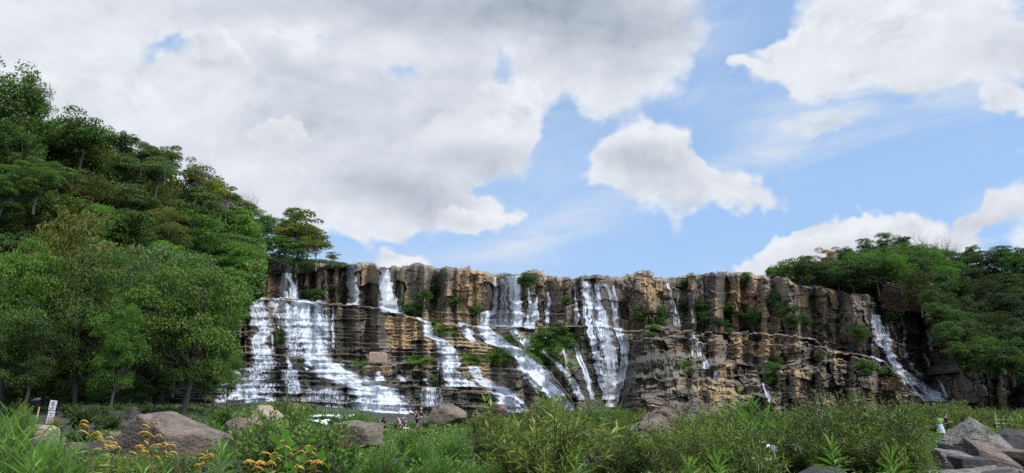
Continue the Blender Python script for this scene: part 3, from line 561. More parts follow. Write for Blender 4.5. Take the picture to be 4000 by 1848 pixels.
forest_soil = plain('leaf litter under the forest', (0.028, 0.036, 0.014), .9, .5, 1.5, .1)
HILLS = []
def hill(name, pxs, lows, skies, d0, d1, mat=forest_soil, back=60, push=6.0):
    q = np.linspace(pxs[0], pxs[-1], 140); lo = np.interp(q, pxs, lows); sk = np.interp(q, pxs, skies); a0 = np.interp(q, pxs, d0); a1 = np.interp(q, pxs, d1)
    t = np.linspace(0, 1, 50)[:, None]; PX = q[None]+0*t; PY = lo+(sk-lo)*t; Y = a0+(a1-a0)*t
    Y = Y+(fbm(PX/170, PY/120, oct=3, seed=23)-.5)*7
    x, y, z = at(PX, PY, Y+push)
    HILLS.append(np.stack([x, y, z], -1))
    x = np.concatenate([x, x[-1:]*1.1, x[-1:]*1.6]); y = np.concatenate([y, y[-1:]+18, y[-1:]+back+40]); z = np.concatenate([z, z[-1:]+1, z[-1:]-4])
    return tag(obj(name, mesh_np(name, np.stack([x, y, z], -1).reshape(-1, 3), [grid_faces(*x.shape)], mat, smooth=True)), kind='structure')
LX = [-900, -300, 0, 200, 400, 600, 800, 900, 960, 1030]
LLOW = [1600, 1590, 1560, 1550, 1540, 1500, 1420, 1330, 1190, 1160]; LSKY = [450, 470, 490, 500, 580, 670, 800, 850, 900, 975]
LD0 = [46, 50, 56, 58, 60, 66, 84, 94, 98, 100]; LD1 = [95, 100, 106, 110, 116, 122, 130, 134, 134, 132]
hill('hillside_wooded', LX, LLOW, LSKY, LD0, LD1)
RX = [3000, 3100, 3240, 3330, 3440, 3540, 3620, 3700, 3780, 3860, 3950, 4020, 4200, 4700]
RLOW = [1095, 1105, 1128, 1138, 1120, 1100, 1225, 1372, 1485, 1480, 1490, 1540, 1650, 1665]; RSKY = [1095, 1090, 1080, 1060, 1040, 1030, 1035, 1050, 1070, 1080, 1085, 1085, 1060, 1000]
RD0 = [150, 146, 142, 138, 134, 132, 124, 116, 110, 106, 102, 98, 92, 80]; RD1 = [175, 178, 180, 180, 180, 180, 178, 174, 168, 162, 156, 150, 140, 120]
hill('hillside_far', RX, RLOW, RSKY, RD0, RD1)
# the wooded plateau behind the rim on the hillside end of the cliff
hill('hillside_plateau', [980, 1060, 1150, 1240, 1300, 1350], [1075, 1075, 1075, 1060, 1045, 1045], [1000, 1000, 1010, 1022, 1032, 1036], [150, 152, 156, 158, 160, 160], [172]*6, push=2.0)

# ------------------------------------------------------------------ trees: trunk with limbs, crown of leaf sprays; a few kinds, then copies
def leaves(C_, N_, size, rs, asp=.55, rnd=None):
    """rhombic leaf sprays at centres C_, facing N_"""
    n = len(C_); T = rs.normal(size=(n, 3)); N_ = N_/(np.linalg.norm(N_, axis=1)[:, None]+1e-9)
    T -= N_*(T*N_).sum(1)[:, None]; T /= np.linalg.norm(T, axis=1)[:, None]+1e-9; B = np.cross(N_, T)
    l = size*(.65+.7*rs.random(n))[:, None]; w = l*asp
    V = np.stack([C_-T*l*.5, C_+B*w*.5-T*l*.05+N_*l*.06, C_+T*l*.5-N_*l*.12, C_-B*w*.5-T*l*.05+N_*l*.06], 1).reshape(-1, 3)
    r = rs.random(n) if rnd is None else rnd
    return V, np.arange(4*n).reshape(n, 4), np.repeat(r, 4)
bark = {}
def bark_mat(name, c):
    if name not in bark: bark[name] = plain(name, c, .85, .45, 3.0, .2, .05)
    return bark[name]
def tree_proto(kind, seed):
    """unit tree: crown radius about 1, base at the origin; returns trunk mesh, crown mesh, height of the crown's centre"""
    rs = np.random.default_rng(seed); K = KINDS[kind]; hc = K['hc']; sx, sz = 1.0, K['sz']
    n = K['lobes']; U = rs.normal(size=(n, 3)); U /= np.linalg.norm(U, axis=1)[:, None]; rad = rs.random(n)**(1/2.2)*.86
    cen = U*rad[:, None]*np.array([sx, sx, sz]); cen[:, 2] = np.where((cen[:, 2] < -.35*sz) & (not K.get('low')), cen[:, 2]*.4, cen[:, 2])
    cen = cen*(1+(rs.random((n, 1))-.5)*.35)
    lr = K['lr']*(.65+.7*rs.random(n)); Cs, Ns, Rn = [], [], []
    for i in range(n):
        m = int(K['per']*(lr[i]/K['lr'])**1.6)
        d = rs.normal(size=(m, 3)); d /= np.linalg.norm(d, axis=1)[:, None]; d[:, 2] = np.where(d[:, 2] < -.25, -d[:, 2]*.8, d[:, 2])
        rr = lr[i]*(.55+.5*rs.random(m)**.6)
        pos = cen[i]+d*rr[:, None]*np.array([1, 1, K['flat']])
        if K.get('droop'): pos[:, 2] -= K['droop']*rs.random(m)**2*lr[i]*1.5
        Cs.append(pos); Ns.append(d*.55+rs.normal(size=(m, 3))*.55+np.array([0, 0, .45])); Rn.append(np.clip(rs.normal(.5+.28*(rs.random()-.5), .2, m), 0, 1))
    Cs = np.concatenate(Cs); Ns = np.concatenate(Ns); Rn = np.concatenate(Rn)
    V, Fq, r = leaves(Cs, Ns, K['leaf'], rs, K.get('asp', .55), Rn); V[:, 2] += hc
    crown = mesh_np('crown', V, [Fq], LEAF[K['mat']], {'rnd': r})
    b = MB(); lean = rs.normal(size=2)*K.get('lean', .08); top = np.array([lean[0], lean[1], hc-.35*sz]); tr = K['tr']
    mid = top*.5+np.array([*(rs.normal(size=2)*.05), 0])
    b.tube([(0, 0, -.35), (0, 0, 0), mid, top], [tr*1.35, tr*1.1, tr*.85, tr*.65], 7)
    order = np.argsort(-lr)[:K['limbs']]
    for i in order:
        e = cen[i]+np.array([0, 0, hc]); s0 = mid+(top-mid)*rs.random(); mm = s0*.5+e*.5+np.array([*(rs.normal(size=2)*.07), -.08])
        b.tube([s0, mm, e], [tr*.5, tr*.32, tr*.10], 5)
        for _ in range(K.get('twigs', 2)):
            q = mm+(e-mm)*rs.random(); b.tube([q, q+rs.normal(size=3)*.12+np.array([0, 0, .1]), q+(e-mm)*.35+rs.normal(size=3)*.24+np.array([0, 0, .14])], [tr*.18, tr*.12, tr*.05], 4)
    return b.mesh('trunk', bark_mat(*K['bark']), True), crown, hc
LEAF = {'broad': leaf_mat('glossy broad leaves', (0.046, 0.088, 0.022), (0.150, 0.240, 0.050), (0.16, 0.13, 0.03)),
        'olive': leaf_mat('olive green leaves', (0.070, 0.090, 0.024), (0.180, 0.200, 0.056), (0.20, 0.13, 0.05)),
        'grey': leaf_mat('dusty grey green leaves', (0.062, 0.100, 0.040), (0.175, 0.240, 0.098)),
        'fresh': leaf_mat('fresh green leaves', (0.050, 0.110, 0.018), (0.150, 0.255, 0.044))}
GB, TB = ('grey bark', (0.075, 0.062, 0.050)), ('pale tan bark', (0.20, 0.165, 0.125))
KINDS = {'dome': dict(hc=1.2, sz=.85, low=1, lobes=52, lr=.30, per=120, leaf=.085, flat=.8, tr=.042, limbs=12, mat='broad', bark=GB),
         'dense': dict(hc=1.1, sz=.95, low=1, lobes=66, lr=.26, per=110, leaf=.075, flat=.75, tr=.045, limbs=10, mat='broad', bark=GB),
         'layered': dict(hc=1.25, sz=.7, lobes=44, lr=.34, per=115, leaf=.075, flat=.36, tr=.036, limbs=14, mat='grey', bark=GB, asp=.45),
         'feathery': dict(hc=1.15, sz=.9, low=1, lobes=60, lr=.27, per=110, leaf=.075, flat=.55, tr=.036, limbs=14, mat='olive', bark=GB, asp=.35, droop=.3),
         'sparse': dict(hc=1.5, sz=1.05, lobes=34, lr=.25, per=85, leaf=.085, flat=.7, tr=.034, limbs=22, mat='olive', bark=TB, twigs=3),
         'fresh': dict(hc=1.15, sz=.95, low=1, lobes=56, lr=.28, per=110, leaf=.08, flat=.6, tr=.036, limbs=10, mat='fresh', bark=GB, droop=.25, asp=.4),
         'bare': dict(hc=1.6, sz=.8, lobes=34, lr=.16, per=4, leaf=.05, flat=.6, tr=.034, limbs=34, mat='olive', bark=TB, twigs=5),
         'full': dict(hc=1.15, sz=1.0, lobes=64, lr=.25, per=300, leaf=.040, flat=.55, tr=.045, limbs=16, mat='broad', bark=GB, low=1),
         'column': dict(hc=2.1, sz=1.75, lobes=80, lr=.26, per=120, leaf=.075, flat=.9, tr=.10, limbs=14, mat='broad', bark=GB, droop=.6, low=1)}
_proto = {}
def tree(kind, px, py, rpx, Y, label, tint=(1, 1, 1), group=None, sc=1.0, rz=None, var=None, cat='tree', name='tree', base=None):
    """a tree whose crown centre is seen at (px, py), Y metres ahead, with a crown radius of rpx photo pixels"""
    rs = random.Random(int(px*7+py*13)); v = rs.randrange(2) if var is None else var
    if (kind, v) not in _proto: _proto[(kind, v)] = tree_proto(kind, 100+v*17+len(kind)*3+sum(map(ord, kind)))
    tm, cm, hc = _proto[(kind, v)]; x, y, z = (float(q) for q in at(px, py, Y)); r = rpx*Y/F
    zb = z-hc*r*sc if base is None else base; sz_ = (z-zb)/hc
    if 1030 < px < 1345 and py < 1030:                       # trees on the rim stand on the rim
        zb = max(zb, float(at(px, float(np.interp(px, cpx, ytop))+5, Y)[2])-.3); sz_ = max((z-zb)/hc, r*.75)
    t = thing(name, label, cat, (x, y, zb), rs.random()*6.283 if rz is None else rz, group, (r, r, sz_))
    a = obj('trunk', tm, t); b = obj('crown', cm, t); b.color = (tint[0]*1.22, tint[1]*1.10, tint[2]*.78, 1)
    return t

# low growth that covers the slopes between the trees: leaf sprays nobody could count
def undergrowth(name, H, n, seed, size, mat, thick=2.2, tint=(.5, .62, .48)):
    rs = np.random.default_rng(seed); a, b, _ = H.shape
    i = rs.random(n)*(a-1.001); j = rs.random(n)*(b-1.001); i0, j0 = i.astype(int), j.astype(int); u, v = (i-i0)[:, None], (j-j0)[:, None]
    p_ = (H[i0, j0]*(1-u)+H[i0+1, j0]*u)*(1-v)+(H[i0, j0+1]*(1-u)+H[i0+1, j0+1]*u)*v
    lump = fbm(p_[:, 0]/2.5, p_[:, 1]/2.5, oct=2, seed=seed)
    p_ = p_+np.stack([rs.normal(size=n)*.3, rs.normal(size=n)*.3-.4, thick*lump*rs.random(n)**.5], -1)
    V, Fq, r = leaves(p_, rs.normal(size=(n, 3))*.6+np.array([0, -.4, .7]), size, rs, .5, np.clip(lump*1.1-.1+rs.normal(size=n)*.15, 0, 1))
    o = obj(name, mesh_np(name, V, [Fq], mat, {'rnd': r})); o.color = (*tint, 1); return tag(o, kind='stuff')
undergrowth('undergrowth', HILLS[0], 100000, 5, .7, LEAF['broad'], 5.5, (.8, .9, .62))
undergrowth('undergrowth', HILLS[1], 60000, 6, .8, LEAF['broad'], 4.0, (.45, .56, .42))
undergrowth('undergrowth', HILLS[2], 9000, 7, .5, LEAF['olive'], 1.2)

# ------------------------------------------------------------------ the forest on the near hillside
G1 = 'trees of the forested hillside beside the falls'
rg = random.Random(4)
skyl = lambda px: float(np.interp(px, [-900, 0, 170, 300, 400, 480, 560, 650, 690, 780, 860, 950, 1060, 1090, 1240, 1260, 1330], [420, 440, 450, 452, 500, 530, 560, 545, 610, 640, 690, 760, 860, 900, 930, 950, 1000]))
# trees that stand out along the skyline and in the slope
tree('column', 15, 440, 160, 92, 'tall vine draped tree towering above the forest at the frame edge', (.62, .72, .7), G1, var=0)
tree('column', 130, 400, 88, 93, 'slimmer creeper hung tree pressed against the towering vine tree', (.7, .85, .7), G1, var=1)
tree('column', 75, 590, 95, 89, 'vine curtain tree filling below the towering vine tree', (.5, .65, .5), G1, var=1)
tree('full', 10, 740, 120, 84, 'leafy tree hiding the foot of the towering vine tree', (.6, .75, .55), G1)
tree('full', 150, 700, 100, 86, 'rounded leafy tree just below the slimmer creeper hung tree', (.7, .85, .6), G1)
tree('dome', 250, 560, 95, 103, 'dark rounded tree on the skyline next to the towering vine tree', (.6, .7, .65), G1)
tree('dome', 330, 530, 118, 101, 'large dark domed tree with a pale forked trunk high on the slope', (.55, .68, .6), G1)
tree('dome', 480, 555, 62, 104, 'small very dark tree just beyond the large domed one on the skyline', (.4, .5, .5), G1)
tree('layered', 560, 600, 66, 108, 'thin grey green tree showing sky through its crown on the ridge', (.7, .75, .7), G1)
tree('sparse', 655, 610, 70, 110, 'open crowned tree rising above its neighbours on the ridge', (.55, .75, .6), G1)
tree('layered', 620, 660, 78, 106, 'grey green layered tree below the open crowned ridge tree', (.75, .85, .75), G1)
tree('sparse', 770, 695, 74, 115, 'thin yellowish tree with bare twigs poking above the ridge', (.8, .8, .6), G1)
tree('bare', 790, 670, 52, 117, 'nearly leafless pale twigged tree on the ridge', (1, 1, 1), G1)
tree('dome', 835, 745, 52, 118, 'yellow leaved tree glowing beside the ridge line', (2.0, 1.35, .35), G1)
tree('sparse', 890, 765, 62, 122, 'dark loose crowned tree overhanging the ridge below the yellow one', (.5, .65, .6), G1)
tree('bare', 860, 800, 60, 119, 'grey leafless tree tangled in the slope under the yellow one', (1, 1, 1), G1)
tree('sparse', 960, 830, 60, 128, 'pale twiggy tree where the ridge drops towards the falls', (.8, .9, .8), G1)
tree('bare', 975, 795, 52, 129, 'bare grey tree at the drop of the ridge', (1, 1, 1), G1)
tree('dome', 1035, 880, 60, 150, 'small mid green tree between the ridge and the tall airy tree', (.8, .95, .7), G1)
tree('sparse', 1165, 905, 122, 158, 'tall airy tree standing alone above the cliff end', (.9, 1.0, .55), G1, var=0)
tree('sparse', 1240, 955, 72, 156, 'lower yellowish companion of the tall airy tree', (1.0, 1.0, .5), G1)
tree('sparse', 1300, 1010, 34, 160, 'little yellow green tree at the very end of the plateau', (1.2, 1.15, .6), G1)
tree('dome', 1120, 900, 66, 160, 'dark leafy tree behind the near side of the tall airy tree', (.75, .85, .5), G1)
tree('dome', 1205, 930, 70, 161, 'olive leafy tree behind the outer side of the tall airy tree', (.95, .95, .5), G1)
tree('dense', 1150, 850, 48, 160, 'small crown filling the top of the tall airy tree', (.8, .85, .5), G1)
tree('dense', 1100, 965, 62, 152, 'dark rounded tree crowding the foot of the tall airy tree', (.55, .7, .6), G1)
tree('dense', 1170, 985, 58, 153, 'dark bushy tree directly under the tall airy tree', (.6, .75, .6), G1)
tree('dome', 1040, 950, 56, 147, 'dark green tree beside the white railing', (.6, .75, .6), G1)
tree('dense', 985, 935, 62, 135, 'dark shadowy tree above the white railing', (.5, .65, .55), G1)
tree('fresh', 965, 1010, 78, 122, 'leafy creeper covered tree draping over the cliff end', (.75, .9, .8), G1)
tree('fresh', 900, 1060, 80, 112, 'bright creeper clad tree hanging beside the rock bank', (.7, .9, .8), G1)
tree('dense', 990, 1080, 52, 116, 'dark leafy tree hugging the brown rock bank', (.6, .8, .65), G1)
tree('dense', 935, 1120, 52, 108, 'low dark tree at the top of the stepped cascade', (.6, .75, .65), G1)
pal = [('dome', (.8, .95, .8), 'mid green rounded'), ('dense', (.62, .8, .65), 'dark green dense'), ('layered', (.85, 1.0, .8), 'grey green layered'), ('fresh', (.8, 1.0, .8), 'fresh green drooping'), ('dome', (1.0, 1.05, .7), 'lighter green rounded'), ('feathery', (.85, .9, .75), 'olive feathery')]
rows = [(.95, 118), (.82, 120), (.68, 120), (.54, 118), (.41, 122), (.28, 122), (.16, 124), (.06, 120)]
names = ['topmost', 'second', 'third', 'fourth', 'fifth', 'sixth', 'seventh', 'lowest']
done = []
for r_, (t, rp) in enumerate(rows):
    px = -120+rg.random()*80; k = 0; last = None
    while px < 960:
        lo, sk = np.interp(px, LX, LLOW), skyl(px)
        py = lo+(sk+70-lo)*t+rg.uniform(-22, 22); Y = float(np.interp(px, LX, LD0)+(np.interp(px, LX, LD1)-np.interp(px, LX, LD0))*t)-3
        q = rg.choice(pal) if px > 330 or t > .75 or t < .12 else rg.choice([pal[5], pal[5], pal[3], pal[4]])
        while q is last: q = rg.choice(pal)
        last = q; rr = rp*rg.uniform(.72, 1.12)*(.85 if px > 800 else 1)
        tr_ = (px > 700 and py > 1330) or (px > 880 and py > 1150)
        if not tr_:
            tj = rg.uniform(.55, 1.25)
            tree(q[0], px, py, rr, Y, f'{q[2]} tree, {ORD[k]} along the {names[r_]} row of the wooded slope', tuple(c*tj for c in q[1]), G1); k += 1
        px += rr*rg.uniform(1.15, 1.5)
# big trees at the foot of the hillside, above the boulder
G2 = 'waterside trees at the foot of the hillside'  # shaded and dim trees here have shade painted into their leaf tint
tree('full', 750, 1245, 232, 51, 'big round waterside tree with leaning stems behind the large split boulder', (0.74, 0.84, 0.62), G2, var=0, base=1.3)
tree('layered', 640, 1150, 175, 60, 'grey green layered tree rising behind the big round waterside tree', (0.64, 0.76, 0.64), G2, base=1.5)
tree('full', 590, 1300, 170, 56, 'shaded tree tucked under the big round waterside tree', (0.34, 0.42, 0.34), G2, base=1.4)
tree('full', 340, 1260, 205, 47, 'dark leaning tree whose crown sweeps over the rubble bank', (0.50, 0.59, 0.34), G2, var=1, base=1.6)
tree('full', 455, 1370, 110, 45, 'low leafy bough tree between the leaning tree and the boulder', (0.56, 0.80, 0.40), G2, base=1.6)
tree('full', 70, 1190, 180, 45, 'bright topped tree at the frame edge above the signs', (0.80, 1.00, 0.56), G2, base=2.2)
tree('feathery', 240, 1080, 190, 60, 'olive feathery tree behind the bright topped one', (0.76, 0.76, 0.56), G2, base=2.5)
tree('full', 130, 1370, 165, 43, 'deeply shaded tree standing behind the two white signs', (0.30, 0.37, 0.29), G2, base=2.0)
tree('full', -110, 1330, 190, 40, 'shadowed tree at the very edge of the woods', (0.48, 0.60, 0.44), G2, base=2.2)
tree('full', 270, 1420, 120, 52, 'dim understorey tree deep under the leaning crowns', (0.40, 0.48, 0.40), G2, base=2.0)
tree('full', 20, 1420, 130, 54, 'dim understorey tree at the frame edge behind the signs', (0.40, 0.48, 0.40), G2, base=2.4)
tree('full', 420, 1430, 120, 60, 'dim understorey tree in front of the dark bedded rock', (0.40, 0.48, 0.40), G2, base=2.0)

# ------------------------------------------------------------------ the wooded hill at the far end
G3 = 'trees of the wooded hill at the far end of the cliff'
tree('sparse', 3225, 1015, 55, 172, 'tree with rusty red leaves on the skyline of the far hill', (1.9, .85, .6), G3, var=1)
tree('sparse', 3110, 1065, 52, 172, 'loose dark tree where the far wood meets the rim', (.5, .7, .6), G3)
tree('dense', 3060, 1080, 44, 166, 'small dark tree first on the rim of the far hill', (.5, .7, .6), G3)
tree('dome', 3525, 945, 32, 176, 'dark ball of a tree poking up on the far hilltop', (.35, .42, .42), G3)
tree('bare', 3590, 965, 62, 178, 'leafless spreading tree on the far hilltop', (.6, .6, .5), G3, var=0)
tree('bare', 3665, 975, 66, 177, 'wider leafless tree just past the first bare one on the hilltop', (.6, .6, .5), G3, var=1)
tree('bare', 3720, 985, 44, 175, 'small bare tree at the far side of the leafless pair', (.6, .6, .5), G3)
tree('layered', 3860, 1015, 70, 160, 'dark flat topped tree against the bright cloud', (.42, .5, .45), G3)
tree('dome', 3970, 1020, 70, 155, 'near black rounded tree at the frame edge of the far hill', (.35, .45, .42), G3)
for px, py, r, Y, k_, lb in ((3300, 995, 44, 178, 'dome', 'rounded tree topping the far hill past the rusty leaved one'), (3390, 965, 52, 180, 'sparse', 'light feathery tree crest on the far hill'), (3455, 945, 48, 181, 'fresh', 'bright crest tree beside the dark ball tree'), (3150, 1035, 44, 176, 'dense', 'dark small tree between the rim and the rusty leaved tree'), (3790, 1000, 50, 168, 'dome', 'dark rounded tree past the bare trees'), (3920, 990, 50, 160, 'layered', 'flat topped dark tree in the last group on the skyline'),
    (3665, 1235, 62, 116, 'dense', 'dark tree leaning over the broken trickles'), (3705, 1310, 62, 112, 'dense', 'second dark tree down the edge of the broken trickles'), (3750, 1385, 60, 108, 'dome', 'third tree down the edge, above the white rill'), (3850, 1400, 70, 106, 'dense', 'dark bushy tree on top of the outer rock blocks'), (3950, 1400, 66, 102, 'dome', 'dark tree over the slender rill'), (3640, 1175, 50, 122, 'dense', 'small dark tree beside the brown rock outcrop')):
    tree(k_, px, py, r, Y, lb, (.45, .58, .46), G3)
rg = random.Random(9)
pal2 = [('dome', (.46, .58, .5), 'dark green rounded'), ('dense', (.36, .46, .42), 'blackish green dense'), ('fresh', (.62, .84, .5), 'bright drooping'), ('feathery', (.5, .62, .5), 'dull feathery')]
rows2 = [(1.0, 62), (.84, 72), (.68, 76), (.52, 78), (.36, 78), (.20, 78), (.05, 74)]; names2 = ['skyline', 'second', 'third', 'middle', 'fifth', 'sixth', 'lowest']
for r_, (t, rp) in enumerate(rows2):
    px = 3035+rg.random()*50; k = 0; last = None
    while px < 4150:
        lo, sk = np.interp(px, RX, RLOW)-(40 if px > 3600 else 0), np.interp(px, RX, [1095, 1085, 1060, 1030, 1000, 985, 985, 1010, 1035, 1045, 1045, 1045, 1030, 1000])
        if lo-sk < 55 and r_ not in (0, 6, 3): px += 60; continue
        py = lo-52+(sk+24-lo+40)*t+rg.uniform(-10, 10); Y = float(np.interp(px, RX, RD0)+(np.interp(px, RX, RD1)-np.interp(px, RX, RD0))*t)-2
        q = rg.choice(pal2)
        while q is last: q = rg.choice(pal2)
        if 3330 < px < 3720 and t > .6: q = pal2[2] if rg.random() < .7 else q
        last = q; rr = rp*rg.uniform(.75, 1.1)*(.7 if lo-sk < 90 else 1); f = rg.uniform(.6, 1.2)*(.72 if px > 3720 else 1)
        tree(q[0], px, py, rr, Y, f'{q[2]} tree, {ORD[k]} along the {names2[r_]} row of the far hill', tuple(c*f for c in q[1]), G3); k += 1
        px += rr*rg.uniform(1.1, 1.45)

# low trees closing the wood to the bank, the inner ones darkened as painted shade
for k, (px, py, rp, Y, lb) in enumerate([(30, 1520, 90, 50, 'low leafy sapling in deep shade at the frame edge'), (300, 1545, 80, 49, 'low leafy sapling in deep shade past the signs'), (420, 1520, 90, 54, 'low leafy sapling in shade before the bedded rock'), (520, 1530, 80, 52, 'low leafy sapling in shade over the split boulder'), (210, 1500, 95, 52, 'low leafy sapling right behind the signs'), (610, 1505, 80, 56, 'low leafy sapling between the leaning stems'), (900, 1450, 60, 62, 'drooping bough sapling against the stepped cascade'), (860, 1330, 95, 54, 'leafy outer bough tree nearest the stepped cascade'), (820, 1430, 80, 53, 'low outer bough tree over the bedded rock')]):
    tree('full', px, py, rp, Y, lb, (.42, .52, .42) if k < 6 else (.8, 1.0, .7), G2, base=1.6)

# ------------------------------------------------------------------ boulders: faceted by cleavage planes, then weathered
def rock_material(name, a, b, lich, strat=0.0):
    m, nt, p, out = material(name); oc = objco(nt)
    na = noise(nt, oc, 1.3, 7, .68); nb = noise(nt, vmath(nt, 'MULTIPLY', oc, (1, 1, 3.0)), 3.2, 6, .65); nc = noise(nt, oc, 14, 3, .6)
    c = mix(nt, na.smooth(.35, .65), a, b); c = mix(nt, nb.smooth(.52, .66, 0, .55), c, tuple(x*.38 for x in a)); c = mix(nt, nc.smooth(.54, .64, 0, .75), c, lich)
    setin(nt, p.inputs['Base Color'], c); p.inputs['Roughness'].default_value = .85; bump(nt, p, nb*.9+na+nc*.35, 1.0, .16); return m
RK_TAN = rock_material('weathered tan brown stone', (0.080, 0.056, 0.040), (0.200, 0.142, 0.098), (0.22, 0.20, 0.16))
RK_GREY = rock_material('weathered grey brown stone', (0.075, 0.064, 0.053), (0.185, 0.155, 0.122), (0.30, 0.28, 0.24))
RK_DARK = rock_material('dark shade toned stone', (0.020, 0.017, 0.014), (0.055, 0.046, 0.038), (0.085, 0.078, 0.065))  # darkened so the rubble and tree-foot stones carry painted shade
rock_m_out = rock_material('brown outcrop stone', (0.12, 0.085, 0.06), (0.26, 0.18, 0.12), (0.2, 0.17, 0.13))
RK_SAND = rock_material('sandy ochre stone', (0.26, 0.18, 0.115), (0.36, 0.27, 0.18), (0.4, 0.36, 0.3))
def boulder(label, px, py, Y, w, h, d, planes=None, seed=1, mat=RK_GREY, rough=.10, group=None, rot=0.0, res=1.0, layers=0.0, name='boulder'):
    """centre seen at (px, py); w, h, d half sizes in metres; planes: (nx, ny, nz, distance in half sizes)"""
    rs = np.random.default_rng(seed); nu, nv = int(96*res), int(60*res)
    th = np.linspace(0, 2*math.pi, nu, endpoint=False); ph = np.linspace(.02, math.pi-.02, nv)
    T, Ph = np.meshgrid(th, ph); dirs = np.stack([np.cos(T)*np.sin(Ph), np.sin(T)*np.sin(Ph), np.cos(Ph)], -1)
    if planes is None:
        N_ = rs.normal(size=(11, 3)); N_[:, 2] *= .8; planes = [(*n, .72+.33*rs.random()) for n in N_]
        planes += [(1, 0, 0, 1), (-1, 0, 0, 1), (0, 1, 0, 1), (0, -1, 0, 1), (0, 0, 1, .9), (0, 0, -1, .8)]
    PL = np.array(planes, float); PL[:, :3] /= np.linalg.norm(PL[:, :3], axis=1)[:, None]
    dd = np.einsum('ijk,mk->ijm', dirs, PL[:, :3]); rr = np.where(dd > .02, PL[:, 3]/np.maximum(dd, .02), 9.)
    r = -np.log(np.exp(-rr*45).sum(-1))/45
    V = dirs*r[..., None]*np.array([w, d, h]); q = V+seed*3.1
    n = (fbm(q[..., 0]*1.1, q[..., 1]*1.1, q[..., 2]*1.1, 5, seed)-.5)*2*rough*min(w, h)*2+(fbm(q[..., 0]*5, q[..., 1]*5, q[..., 2]*7, 3, seed+5)-.5)*rough*.45*min(w, h)
    if layers:
        a = V[..., 0]*.85+V[..., 1]*.3+(fbm(q[..., 0]*1.5, q[..., 1]*1.5, q[..., 2]*1.5, 3, 3)-.5)*.9; b = V[..., 2]+V[..., 0]*.35+(fbm(q[..., 0]*1.2, q[..., 1]*1.2, q[..., 2]*1.2, 3, 8)-.5)*.8
        c1, j1, l1 = blocks(a, b, 1.1, .5, seed); n = n+layers*((c1-.5)*1.6-.9*(1-sstep(.01, .07, j1)))
    V = V+dirs*n[..., None]
    idx = np.arange(nu*nv).reshape(nv, nu); j = np.roll(idx, -1, 1); Fq = np.stack([idx[:-1], idx[1:], j[1:], j[:-1]], -1).reshape(-1, 4)
    V = np.concatenate([V.reshape(-1, 3), [V[0].mean(0), V[-1].mean(0)]]); k = nu*nv
    Ft = np.concatenate([np.stack([idx[0], j[0], np.full(nu, k)], -1), np.stack([j[-1], idx[-1], np.full(nu, k+1)], -1)])
    x, y, z = at(px, py, Y)
    return tag(obj(name, mesh_np(name, V, [Fq, Ft], mat), None, (float(x), float(y), float(z)), rot), label, 'boulder' if max(w, d) > .8 else 'rock', group)
boulder('big split boulder with one dark face and a long tan sloping side', 640, 1712, 30, 2.2, 1.42, 1.7,
        [(-.95, -.10, .25, .80), (-.75, 0, .66, .80), (-.45, -.88, -.02, .38), (.50, -.05, .86, .50), (.30, -.55, .78, .47), (.10, -.97, -.1, .66), (1, -.1, .05, .97), (0, 1, .1, .95), (0, 0, -1, .8), (-.10, .0, 1, .74), (.55, -.83, .05, .62)], 11, RK_TAN, .045, layers=.03, res=1.6)
boulder('large rounded grey boulder with grooved flanks beside the two people', 3832, 1738, 34, 1.60, 1.28, 1.3,
        [(-.66, -.05, .75, .60), (-.90, -.30, .25, .80), (-.35, -.75, .55, .66), (.55, -.42, .72, .47), (.12, -.98, .12, .72), (1, 0, .15, .95), (-1, 0, 0, .92), (0, 1, .2, .9), (0, 0, -1, .8), (-.15, -.1, 1, .92), (.8, -.5, .3, .72), (.1, -.8, .6, .66)], 12, RK_GREY, .09, layers=.045, res=1.6)
boulder('jagged layered rock hump rising from the bushes below the tallest fall', 2690, 1660, 38, 3.1, 1.75, 2.0,
        [(-.60, -.05, .80, .47), (-.55, -.65, .50, .50), (.50, -.05, .86, .60), (.30, -.75, .60, .52), (.1, -.95, .25, .62), (1, 0, .1, .95), (-1, 0, 0, .98), (0, 1, .1, .9), (0, 0, -1, .8), (.02, 0, 1, .90)], 13, RK_TAN, .22, layers=.09, res=1.6)
boulder('brown hump of rock behind the standing people at the pool edge', 1752, 1622, 60, 1.5, .95, 1.2, None, 14, RK_TAN, .12)
boulder('small slanting slab of rock by the lowest step of the cascade', 1035, 1622, 40, .85, .62, .9, [(.70, -.2, .68, .45), (-.8, -.4, .4, .7), (0, -1, .1, .8), (1, 0, 0, .95), (-1, 0, 0, .9), (0, 1, 0, .9), (0, 0, -1, .9), (0, 0, 1, .9)], 15, RK_SAND, .05, layers=.05)
boulder('low lumpy rock among the bushes in front of the wading people', 1415, 1700, 32, 1.05, .62, .9, None, 16, RK_TAN, .14)
boulder('rust tinted low rock beside the split boulder and the leafy shrub', 945, 1672, 36, .9, .5, .8, None, 17, RK_TAN, .12)
boulder('squared sandy block lying by the foot of the two signs', 150, 1694, 34, .78, .40, .6, [(1, 0, 0, .9), (-1, 0, 0, .9), (0, -1, .1, .8), (0, 1, 0, .9), (.1, -.1, 1, .85), (0, 0, -1, .9), (.7, 0, .7, .95), (-.6, -.3, .7, .9)], 18, RK_SAND, .06)
boulder('cube like ochre block perched on the terrace under the ochre wall', 1478, 1397, 112.0, 1.55, .95, 1.2, [(1, 0, 0, .85), (-1, 0, 0, .85), (0, -1, .1, .8), (0, 1, 0, .9), (.08, -.1, 1, .85), (0, 0, -1, .9), (.7, 0, .7, 1.05)], 19, RK_SAND, .07)
boulder('brown rock outcrop above the top of the long cascade, under the far wood', 3520, 1165, 141, 4.6, 3.6, 4, None, 31, rock_m_out, .10, layers=.5, res=1.3)
boulder('low grey hump in the bushes left of the diagonal slide foot', 1945, 1606, 62, .8, .6, .7, None, 20, RK_TAN, .14)
